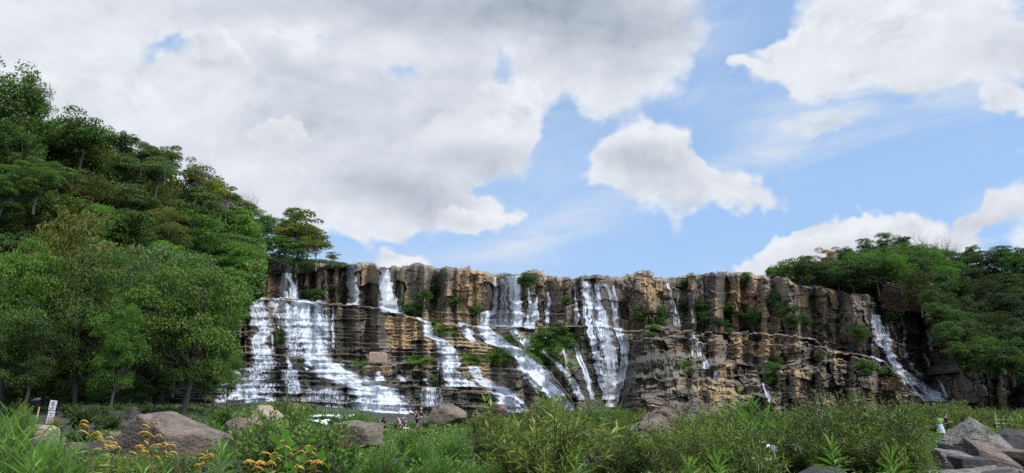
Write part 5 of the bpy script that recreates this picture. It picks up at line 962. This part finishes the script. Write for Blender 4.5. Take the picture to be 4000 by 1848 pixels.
# ------------------------------------------------------------------ people
SKIN = plain('skin', (0.42, 0.26, 0.18), .55, .08, 20); HAIR = plain('black hair', (0.012, 0.010, 0.010), .5, .2, 30); EYE_M = plain('dark eyes', (.01, .008, .006), .2, 0, 5)
def cloth(name, c): return plain(name, c, .85, .15, 14)
def skinned(name, verts, edges, mat, parent, sub=2):
    me = bpy.data.meshes.new(name); me.from_pydata([v[:3] for v in verts], edges, []); o = obj(name, me, parent)
    m = o.modifiers.new('skin', 'SKIN'); me.skin_vertices.new() if not me.skin_vertices else None
    for i, v in enumerate(verts):
        r = v[3] if isinstance(v[3], tuple) else (v[3], v[3]); me.skin_vertices[0].data[i].radius = r
    me.skin_vertices[0].data[0].use_root = True; m.use_smooth_shade = True
    s = o.modifiers.new('subdivision', 'SUBSURF'); s.levels = sub; s.render_levels = sub
    me.materials.append(mat); return o
def person(label, px, head_y, Y, height, facing, pose, shirt, lower, extras=(), group=None, skirt=None):
    """head top seen at (px, head_y); pose: knee / hip / arm settings; facing in degrees (0 = towards the eye)"""
    x, y, ztop = (float(v) for v in at(px, head_y, Y)); k = height/1.70; sit = pose.get('sit', 0.0); drop = .42*sit
    lean = pose.get('lean', 0.0); t = thing('person', label, 'person', (x, y, ztop-(1.70-drop)*k), R(facing), group, (k, k, k))
    hz = .93-drop; sh = hz+.49; fw = -lean
    V = [(0, .01, hz, (.15, .10)), (0, fw*.4, hz+.22, (.135, .095)), (0, fw*.8, hz+.42, (.155, .095)), (0, fw, sh+.03, (.055, .055)), (0, fw*1.1-.01, sh+.11, (.062, .075)), (0, fw*1.15, sh+.19, (.074, .092)), (0, fw*1.15+.005, sh+.255, (.058, .07)), (0, fw*1.1-.105, sh+.165, (.014, .016))]
    E = [(0, 1), (1, 2), (2, 3), (3, 4), (4, 5), (5, 6), (5, 7)]
    sl, tl = [], []
    for s in (-1, 1):
        arm = pose.get('arm_r' if s > 0 else 'arm_l', ((.06, .02, -.28), (.08, -.08, -.53)))
        e = arm[0]; w = arm[1]; b = len(V); S0 = np.array([s*.185, fw*.95, sh-.035])
        e_ = S0+np.array([s*e[0], e[1], e[2]]); w_ = S0+np.array([s*w[0], w[1], w[2]]); hd = (w_-e_)/np.linalg.norm(w_-e_)
        V += [(*S0, (.058, .058)), (*e_, (.042, .042)), (*w_, (.028, .024)), (*(w_+hd*.07), (.036, .018))]
        E += [(2, b), (b, b+1), (b+1, b+2), (b+2, b+3)]
        sd = np.cross(hd, [0, 0, 1.]); sd = sd/np.linalg.norm(sd) if np.linalg.norm(sd) > .1 else np.array([0, 1., 0]); dn = np.cross(sd, hd)*.02
        for f, ln in ((-.028, .075), (-.009, .088), (.010, .082), (.028, .064)):
            c = len(V); k0 = w_+hd*.085+sd*f; V += [(*k0, .0095), (*(k0+hd*ln*.55+dn*.3), .0085), (*(k0+hd*ln+dn), .007)]; E += [(b+3, c), (c, c+1), (c+1, c+2)]
        c = len(V); k0 = w_+hd*.035-sd*.034; V += [(*k0, .011), (*(k0+hd*.03-sd*.022), .009)]; E += [(b+3, c), (c, c+1)]
        sl.append([(*S0, .072), (*(S0+(e_-S0)*pose.get('sleeve', .62)), .062)])
    for s in (-1, 1):
        st = pose.get('stride', .04)*s; b = len(V); hp = np.array([s*.092, .01, hz-.05])
        if sit: kn = hp+np.array([s*.05, -.42, .02]); an = kn+np.array([0, .03, -.43])
        else: kn = hp+np.array([s*.015, st*.8-.02, -.42]); an = kn+np.array([0, st*.5+.04, -.40])
        V += [(*hp, (.088, .088)), (*kn, (.056, .056)), (*((kn+an)/2+np.array([0, .02, .03])), (.054, .054)), (*an, (.036, .036)), (*(an+np.array([0, -.06, -.045])), (.038, .03)), (*(an+np.array([s*.02, -.17, -.06])), (.034, .02))]
        E += [(0, b), (b, b+1), (b+1, b+2), (b+2, b+3), (b+3, b+4), (b+4, b+5)]
        tl.append((hp, kn, an))
    body = skinned('body', V, E, SKIN, t)
    # clothes: a little proud of the body
    SV = [(0, .01, hz-.02, (.172, .125)), (0, fw*.4, hz+.22, (.158, .118)), (0, fw*.8, hz+.42, (.172, .115)), (0, fw*.97, sh+.005, (.075, .075))]; SE = [(0, 1), (1, 2), (2, 3)]
    for q in sl: b = len(SV); SV += q; SE += [(2, b), (b, b+1)]
    skinned('shirt', SV, SE, shirt, t)
    if skirt:
        n = 18; b_ = MB(); an = np.arange(n)*2*math.pi/n; rings = []
        for f, rx, ry in ((0, .165, .125), (.25, .21, .17), (.6, .255, .215), (1, .30, .25)):
            z = hz+.08-f*skirt[1]; wv = 1+.05*np.sin(an*6+f*2)*f; rings.append(np.stack([np.cos(an)*rx*wv, .01+np.sin(an)*ry*wv, np.full(n, z)], -1))
        V_ = np.concatenate(rings); i = np.arange(4*n).reshape(4, n); j = np.roll(i, -1, 1); b_.add(V_, np.stack([i[:-1], j[:-1], j[1:], i[1:]], -1).reshape(-1, 4)); obj('skirt', b_.mesh('skirt', skirt[0], True), t)
    if lower is not None:
        TV = [(0, .01, hz+.04, (.165, .12))]; TE = []
        for hp, kn, an in tl:
            b = len(TV); en = an+np.array([0, 0, .02]) if pose.get('long', 1) else kn+(hp-kn)*.12
            TV += [(*hp, (.108, .108)), (*(kn if pose.get('long', 1) else (hp+kn)/2), (.08, .08)), (*en, (.066, .066))]; TE += [(0, b), (b, b+1), (b+1, b+2)]
        skinned('trousers', TV, TE, lower, t)
    hc = np.array([0, fw*1.15+.012, sh+.205]); hair = MB(); u, v = np.meshgrid(np.linspace(0, 2*math.pi, 20, endpoint=False), np.linspace(.02, 1.75, 10))
    face = (np.sin(u)*np.sin(v) < -.45) & (v > .95); rr = np.where(face, .5, 1.0)
    Vh = hc+np.stack([np.cos(u)*np.sin(v)*.086*rr, np.sin(u)*np.sin(v)*.104*rr, np.cos(v)*.108], -1); i = np.arange(200).reshape(10, 20); j = np.roll(i, -1, 1)
    hair.add(Vh.reshape(-1, 3), np.stack([i[:-1], i[1:], j[1:], j[:-1]], -1).reshape(-1, 4))
    if 'long_hair' in extras: hair.tube([hc+np.array([0, .05, .02]), hc+np.array([0, .105, -.16]), hc+np.array([0, .10, -.42])], [.085, .085, .05], 9)
    obj('hair', hair.mesh('hair', HAIR, True), t)
    for s in (-1, 1):
        e = MB(); u2, v2 = np.meshgrid(np.linspace(0, 2*math.pi, 8, endpoint=False), np.linspace(.1, 3.04, 6)); i = np.arange(48).reshape(6, 8); j = np.roll(i, -1, 1)
        e.add((hc+np.array([s*.03, -.085, -.012])+np.stack([np.cos(u2)*np.sin(v2), np.sin(u2)*np.sin(v2), np.cos(v2)], -1)*.011).reshape(-1, 3), np.stack([i[:-1], i[1:], j[1:], j[:-1]], -1).reshape(-1, 4)); obj('eye', e.mesh('eye', EYE_M, True), t)
        e = MB(); e.add((hc+np.array([s*.080, .01, -.02])+np.stack([np.cos(u2)*np.sin(v2)*.010, np.sin(u2)*np.sin(v2)*.02, np.cos(v2)*.03], -1)).reshape(-1, 3), np.stack([i[:-1], i[1:], j[1:], j[:-1]], -1).reshape(-1, 4)); obj('ear', e.mesh('ear', SKIN, True), t)
    for x_ in extras:
        if isinstance(x_, tuple) and x_[0] == 'cap':
            c = MB(); u, v = np.meshgrid(np.linspace(0, 2*math.pi, 20, endpoint=False), np.linspace(.02, 1.45, 8)); i = np.arange(160).reshape(8, 20); j = np.roll(i, -1, 1)
            c.add((hc+np.array([0, 0, .012])+np.stack([np.cos(u)*np.sin(v)*.094, np.sin(u)*np.sin(v)*.112, np.cos(v)*.112], -1)).reshape(-1, 3), np.stack([i[:-1], i[1:], j[1:], j[:-1]], -1).reshape(-1, 4))
            c.box(hc+np.array([0, -.145, .03]), (.15, .10, .012)); obj('cap', c.mesh('cap', x_[1], True), t)
        if isinstance(x_, tuple) and x_[0] == 'band':
            c = MB(); c.tube([hc+np.array([0, .10, .06]), hc+np.array([0, .15, .05])], [.04, .032], 8); obj('hair_tie', c.mesh('hair_tie', x_[1], True), t)
    return t
BLACK = cloth('black cloth', (0.018, 0.018, 0.02)); NAVY = cloth('dark blue cloth', (0.03, 0.05, 0.11)); WHITE = cloth('white cloth', (0.62, 0.62, 0.64)); LIME = cloth('lime green cloth', (0.16, 0.42, 0.08)); PALE = cloth('pale grey blue cloth', (0.50, 0.53, 0.60)); GREY = cloth('grey cloth', (0.16, 0.16, 0.17)); YEL = cloth('pale yellow cloth', (0.62, 0.46, 0.22)); PINK = cloth('pale pink cloth', (0.55, 0.42, 0.42)); JEAN = cloth('faded denim', (0.10, 0.14, 0.22))
GP = 'visitors at the falls'
person('person seen from behind in a lime green shirt and long pale skirt, hair tied back', 3668, 1622, 52, 1.58, 168, dict(arm_l=((.10, -.08, -.22), (.14, -.18, -.42)), arm_r=((.12, -.10, -.22), (.13, -.30, -.36)), sleeve=.95), LIME, None, (('band', WHITE),), GP, (PALE, .66))
person('person all in black leaning towards the green shirted companion beside the boulder', 3686, 1617, 53.5, 1.66, 60, dict(lean=.10, arm_l=((.05, -.12, -.24), (.02, -.36, -.28)), arm_r=((.05, -.10, -.25), (.0, -.32, -.34)), sleeve=.95), BLACK, BLACK, (), GP)
person('person in a pale yellow cap and black shirt standing behind the others', 1644, 1594, 64, 1.70, 35, dict(lean=.06, arm_r=((.10, .0, -.27), (.16, -.02, -.52)), sleeve=.55), BLACK, GREY, (('cap', YEL),), GP)
person('person in black with bare legs raising one pale arm', 1630, 1602, 62, 1.62, -70, dict(lean=.08, arm_r=((.12, -.16, -.16), (.10, -.30, .08)), long=0), BLACK, BLACK, (), GP)
person('dark haired person in a grey top sitting among the rocks', 1577, 1618, 61, 1.66, 20, dict(sit=1, lean=.10), GREY, NAVY, (), GP)
person('person in a pale top crouching with face turned aside', 1563, 1624, 60, 1.62, -60, dict(sit=1, lean=.16), PINK, BLACK, (), GP)
person('person in a dark blue cap and white trousers stooping forward', 1591, 1635, 59, 1.62, -30, dict(lean=.26, sit=.35, arm_l=((.05, -.18, -.22), (.05, -.34, -.38)), arm_r=((.05, -.18, -.22), (.05, -.34, -.38))), NAVY, WHITE, (('cap', NAVY),), GP)
person('person in black with long black hair standing apart with back turned', 1501, 1628, 61, 1.60, 175, dict(), BLACK, BLACK, ('long_hair',), GP)

# ------------------------------------------------------------------ the two signs, stake, railing, bamboo fence
SIGN_W = plain('painted white board', (0.66, 0.66, 0.68), .5, .06, 3); RED = plain('red paint', (0.45, 0.03, 0.05), .5, .1, 9); INK = plain('black paint', (0.02, 0.02, 0.025), .5, .1, 9); POSTM = plain('weathered post wood', (0.16, 0.12, 0.085), .85, .4, 8)
x, y, z = (float(v) for v in at(190, 1640, 38.0)); g = float(ground_z(x, y)); px_m = 38.0/F
t = thing('warning_sign', 'pair of white warning boards, one above the other, on a leaning wooden post', 'sign', (x, y, g)); t.rotation_euler = (0, R(7), R(-6))
zt0 = z-g+.9; b = MB(); b.tube([(.02, .06, -.3), (.0, .06, .8), (.03, .07, zt0)], [.05, .045, .035], 8); obj('post', b.mesh('post', POSTM, True), t)
def board(zc, w, h, xo, marks):
    b = MB(); b.box((xo, 0, zc), (w, .018, h)); o = obj('board', b.mesh('board', SIGN_W), t)
    for nm, mt, items in marks:
        b = MB()
        for it in items:
            if it[0] == 'box': _, cx, cz, ww, hh, ro = it; c, s = math.cos(ro), math.sin(ro); b.box((xo+cx, -.0125, zc+cz), (ww, .005, hh), [(c, 0, s), (0, 1, 0), (-s, 0, c)])
            if it[0] == 'ring':
                n = 28; an = np.arange(n)*2*math.pi/n; V_ = np.concatenate([np.stack([xo+np.cos(an)*r_, an*0+yy, zc+it[2]+np.sin(an)*r_], -1) for r_ in (it[3], it[3]-.022) for yy in (-.0165, -.010)]); i = np.arange(4*n).reshape(4, n); j = np.roll(i, -1, 1)
                b.add(V_, np.concatenate([np.stack([i[0], j[0], j[2], i[2]], -1), np.stack([i[0], i[1], j[1], j[0]], -1), np.stack([i[2], j[2], j[3], i[3]], -1)]))
        obj(nm, b.mesh(nm, mt), o)
zt = z-g; rs_ = random.Random(2)
def line(cx, cz, w, h, n): return [('box', cx-w/2+w*(i+.5)/n, cz, w/n*.74, h*rs_.uniform(.8, 1.1), 0) for i in range(n) if rs_.random() > .12]
board(zt+.76, .40, .50, -.02, [('prohibition_ring', RED, [('ring', 0, .07, .125), ('box', 0, .07, .235, .02, .78)]), ('figure', INK, [('box', .005, .125, .045, .045, .4), ('box', .0, .06, .055, .085, .1), ('box', -.012, .0, .03, .07, .25), ('box', .03, .085, .05, .02, .5)]), ('text_line', INK, line(-.01, -.135, .30, .045, 7)), ('text_line', INK, line(-.01, -.195, .24, .03, 6))])
board(zt+.14, .38, .66, .02, [('text_line', RED, line(0, .22, .26, .05, 8)), ('text_line', RED, line(0, .11, .16, .05, 4)), ('text_line', RED, line(-.01, -.02, .27, .035, 9)), ('text_line', RED, line(-.01, -.14, .24, .035, 8)), ('text_line', RED, line(-.01, -.235, .12, .035, 4))])
x, y, z = (float(v) for v in at(149, 1590, 39.0)); b = MB(); g = float(ground_z(x, y)); b.tube([(0, 0, -.3), (.03, 0, (z-g)*.5), (.07, 0, z-g)], [.05, .045, .035], 7); tag(obj('stake', b.mesh('stake', plain('sun bleached wood', (.42, .34, .2), .8, .2, 9), True), None, (x, y, g)), 'pale wooden stake standing just behind the two white boards', 'stake')
x, y, z = (float(v) for v in at(1006, 968, 137.0)); WHP = plain('white painted steel', (.7, .7, .7), .5, .05, 4)
t = thing('railing', 'short white railing high on the bank above the brown rock end of the cliff', 'railing', (x, y, z-1.0), R(10))
for k in range(3): b = MB(); b.tube([(k*.55-.55, 0, -.6), (k*.55-.55, 0, 1.45 if k == 2 else 1.1)], [.05, .05], 6); obj('post', b.mesh('post', WHP), t)
for hgt in (.55, 1.0): b = MB(); b.tube([(-.6, -.06, hgt), (.6, -.06, hgt)], [.035, .035], 6); obj('rail', b.mesh('rail', WHP), t)
x, y, z = (float(v) for v in at(3890, 1645, 50.0)); g = float(ground_z(x, y)); BAM = plain('pale bamboo', (.46, .40, .28), .6, .2, 5)
t = thing('bamboo_fence', 'pale bamboo rail fence in the bushes past the rounded grey boulder', 'fence', (x, y, g))
for xx, hh in ((0, 1.5), (.55, .9), (1.1, .95)): b = MB(); b.tube([(xx, 0, -.2), (xx+.02, 0, z-g+hh*.4)], [.035, .03], 6); obj('post', b.mesh('post', BAM), t)
for hh in (-.15, .12): b = MB(); b.tube([(-.1, -.05, z-g+hh), (1.2, -.05, z-g+hh-.05)], [.025, .022], 6); obj('rail', b.mesh('rail', BAM), t)

# ------------------------------------------------------------------ near plants: yellow catkin flowers, heart leaved vine, lance leaved clumps
PET = plain('mustard yellow catkins', (0.42, 0.24, 0.03), .7, .35, 40); STEMG = plain('green stems', (0.10, 0.13, 0.035), .7, .3, 12); STEMR = plain('reddish stems', (0.16, 0.075, 0.04), .7, .3, 12)
HEART = leaf_mat('bright heart shaped leaves', (0.13, 0.28, 0.03), (0.24, 0.42, 0.06), None, .4, .4)
def catkin_plant(label, px, py, Y, sprays, seed):
    """sprays: (px, py, how many catkins); py: where the stem leaves the ground cover"""
    rs = np.random.default_rng(seed); x, y, z = (float(v) for v in at(px, py, Y)); g = float(ground_z(x, y)); t = thing('flowering_plant', label, 'plant', (x, y, g), 0, 'yellow flowered plants at the near edge'); O = np.array([x, y, g])
    b = MB(); L_ = []
    for sx_, sy_, n in sprays:
        Ys = Y+rs.normal()*.12; e = np.array([float(v) for v in at(sx_, sy_, Ys)])-O; m = e*np.array([.45, .45, .55])+rs.normal(size=3)*.04
        b.tube([(rs.normal()*.03, rs.normal()*.03, -.05), m, e], [.007, .005, .003], 5)
        c = MB()
        for k in range(max(2, int(n*.7))):
            a = rs.normal()*.5+(math.pi if rs.random() < .5 else 0); d = np.array([math.cos(a), rs.normal()*.3, .18+rs.random()*.25]); L = .065+.05*rs.random(); q = e+rs.normal(size=3)*np.array([.012, .012, .022])
            c.tube([q, q+d*L*.35+np.array([0, 0, .012]), q+d*L*.75+np.array([0, 0, .008]), q+d*L-np.array([0, 0, .02])], [.003, .0075, .0068, .0025], 6, rs.random())
        obj('flower_spray', c.mesh('flower_spray', PET, True), t)
        for k in range(16):
            f = .25+.7*rs.random(); p_ = m*f*2 if f < .5 else m+(e-m)*(f-.5)*2; L_.append(p_)
    obj('stem', b.mesh('stem', STEMR), t); L_ = np.array(L_); n = len(L_)
    V, Ft, r = blades(L_, np.stack([rs.normal(size=n), rs.normal(size=n), .3+0*L_[:, 0]], -1), .07+.06*rs.random(n), .026+.014*rs.random(n), np.array([0, 0, 1.])+rs.normal(size=(n, 3))*.3, .3+.6*rs.random(n), .3)
    obj('foliage', mesh_np('foliage', V, [Ft], HERB, {'rnd': r}), t); return t
catkin_plant('tallest yellow flowered plant, with one arching bare spray towards the rubble', 410, 1850, 6.3, [(345, 1665, 2), (352, 1710, 5), (405, 1725, 6), (415, 1760, 6), (448, 1745, 3)], 1)
catkin_plant('yellow flowered plant in front of the split boulder', 575, 1850, 6.5, [(590, 1665, 3), (600, 1708, 5), (572, 1748, 8), (540, 1775, 5), (635, 1750, 5), (630, 1790, 3)], 2)
catkin_plant('small yellow flowered plant below the tan side of the split boulder', 790, 1855, 6.8, [(800, 1790, 6), (785, 1818, 4), (690, 1800, 3)], 3)
catkin_plant('yellow flowered plant tangled under the heart leaved vine', 1030, 1860, 5.6, [(1000, 1822, 7), (1055, 1800, 7), (1075, 1750, 4), (1040, 1835, 5)], 4)
catkin_plant('yellow flowered plant to the far side of the heart leaved vine', 1190, 1860, 5.8, [(1150, 1780, 5), (1215, 1815, 6), (1235, 1780, 3), (1190, 1835, 5)], 5)
x, y, z = (float(v) for v in at(1120, 1850, 5.4)); g = float(ground_z(x, y)); O = np.array([x, y, g]); rs = np.random.default_rng(3)
t = thing('heart_leaved_vine', 'bright green vine with big heart shaped leaves climbing a thin stalk', 'vine', tuple(O))
HL = [(1118, 1702, 46), (1080, 1715, 40), (1092, 1738, 34), (1136, 1732, 32), (1120, 1762, 34), (1158, 1752, 22), (1212, 1755, 30), (1132, 1815, 36), (1180, 1790, 40), (1258, 1780, 42), (1225, 1718, 18), (1282, 1818, 24), (1070, 1790, 26), (1150, 1845, 30)]
b = MB(); sp = [np.array([float(v) for v in at(a, c, 5.4)])-O for a, c in ((1125, 1860), (1118, 1790), (1112, 1730), (1098, 1680), (1092, 1650))]; b.tube(sp, [.006, .005, .004, .003, .002], 5)
sp2 = [np.array([float(v) for v in at(a, c, 5.35)])-O for a, c in ((1125, 1860), (1180, 1800), (1230, 1745), (1280, 1725))]; b.tube(sp2, [.005, .004, .003, .002], 5)
hm = np.linspace(0, 2*math.pi, 24, endpoint=False); hx = 16*np.sin(hm)**3/34.; hy = (13*np.cos(hm)-5*np.cos(2*hm)-2*np.cos(3*hm)-np.cos(4*hm))/34.
for (a, c, s_) in HL:
    cp = np.array([float(v) for v in at(a, c, 5.4+rs.normal()*.05)])-O; s = s_*1.12*5.4/F; near = min(sp+sp2, key=lambda q: np.linalg.norm(q-cp)); b.tube([near, (near+cp)/2+[0, 0, .015], cp+[0, 0, s*.35]], [.0022, .002, .0015], 4)
    tz, tx = rs.normal()*.5, .35+rs.random()*.5; cz_, sz_ = math.cos(tz), math.sin(tz)
    lx = hx*s*cz_-hy*s*sz_; lz = hx*s*sz_+hy*s*cz_; ly = -np.abs(hx)*s*.35-lz*math.tan(tx)*.5
    V_ = np.concatenate([np.stack([lx, ly, lz], -1), [[0, 0, 0]]])+cp; i = np.arange(24); me = mesh_np('leaf', V_, [np.stack([i, (i+1) % 24, np.full(24, 24)], -1)], HEART, {'rnd': np.full(25, rs.random())}); o = obj('leaf', me, t)
obj('stem', b.mesh('stem', STEMG), t)
for px, py, Y, n, seed, lb in ((645, 1800, 7.2, 22, 1, 'fan of pale lance shaped leaves in front of the split boulder'), (868, 1760, 7.6, 26, 2, 'taller clump of lance shaped leaves at the tan end of the split boulder'), (560, 1830, 6.4, 14, 3, 'low sprig of lance shaped leaves between the yellow flowers'), (130, 1800, 8.0, 16, 4, 'lance leaved sprig in the grass at the frame edge'), (2800, 1790, 9.0, 22, 5, 'yellow green lance leaved shoot at the stream side'), (2690, 1810, 8.6, 18, 6, 'low bright lance leaved shoot beside the dark willow twigs'), (3480, 1790, 10.5, 20, 7, 'yellowing lance leaved shoot in front of the thicket'), (3250, 1740, 13, 16, 8, 'lance leaved shoot standing by the dark rock slab'), (2250, 1790, 8.5, 14, 9, 'small bright lance leaved shoot over the pointed dark stone')):
    x, y, z = (float(v) for v in at(px, py, Y)); g = float(ground_z(x, y)); rs = np.random.default_rng(seed); t = thing('lance_leaved_plant', lb, 'plant', (x, y, g), 0, 'lance leaved plants at the near edge')
    h = z-g; b = MB(); b.tube([(0, 0, -.05), (.02, 0, h*.5), (0, 0, h)], [.012, .01, .006], 5); obj('stem', b.mesh('stem', STEMG), t)
    a = np.arange(n)*2.4; up = .15+.85*np.arange(n)/n; B_ = np.stack([0*a, 0*a, h*(.62+.42*up)-.05], -1); d = np.stack([np.cos(a)*(1.15-up*.75), np.sin(a)*(1.15-up*.75), .35+up], -1); s = px*0+Y/7.
    V, Ft, r = blades(B_, d, (.17+.10*rs.random(n))*s, (.022+.008*rs.random(n))*s, np.array([0, 0, 1.])+rs.normal(size=(n, 3))*.2, .45+.5*rs.random(n), .28); obj('foliage', mesh_np('foliage', V, [Ft], GRASS, {'rnd': r}), t)
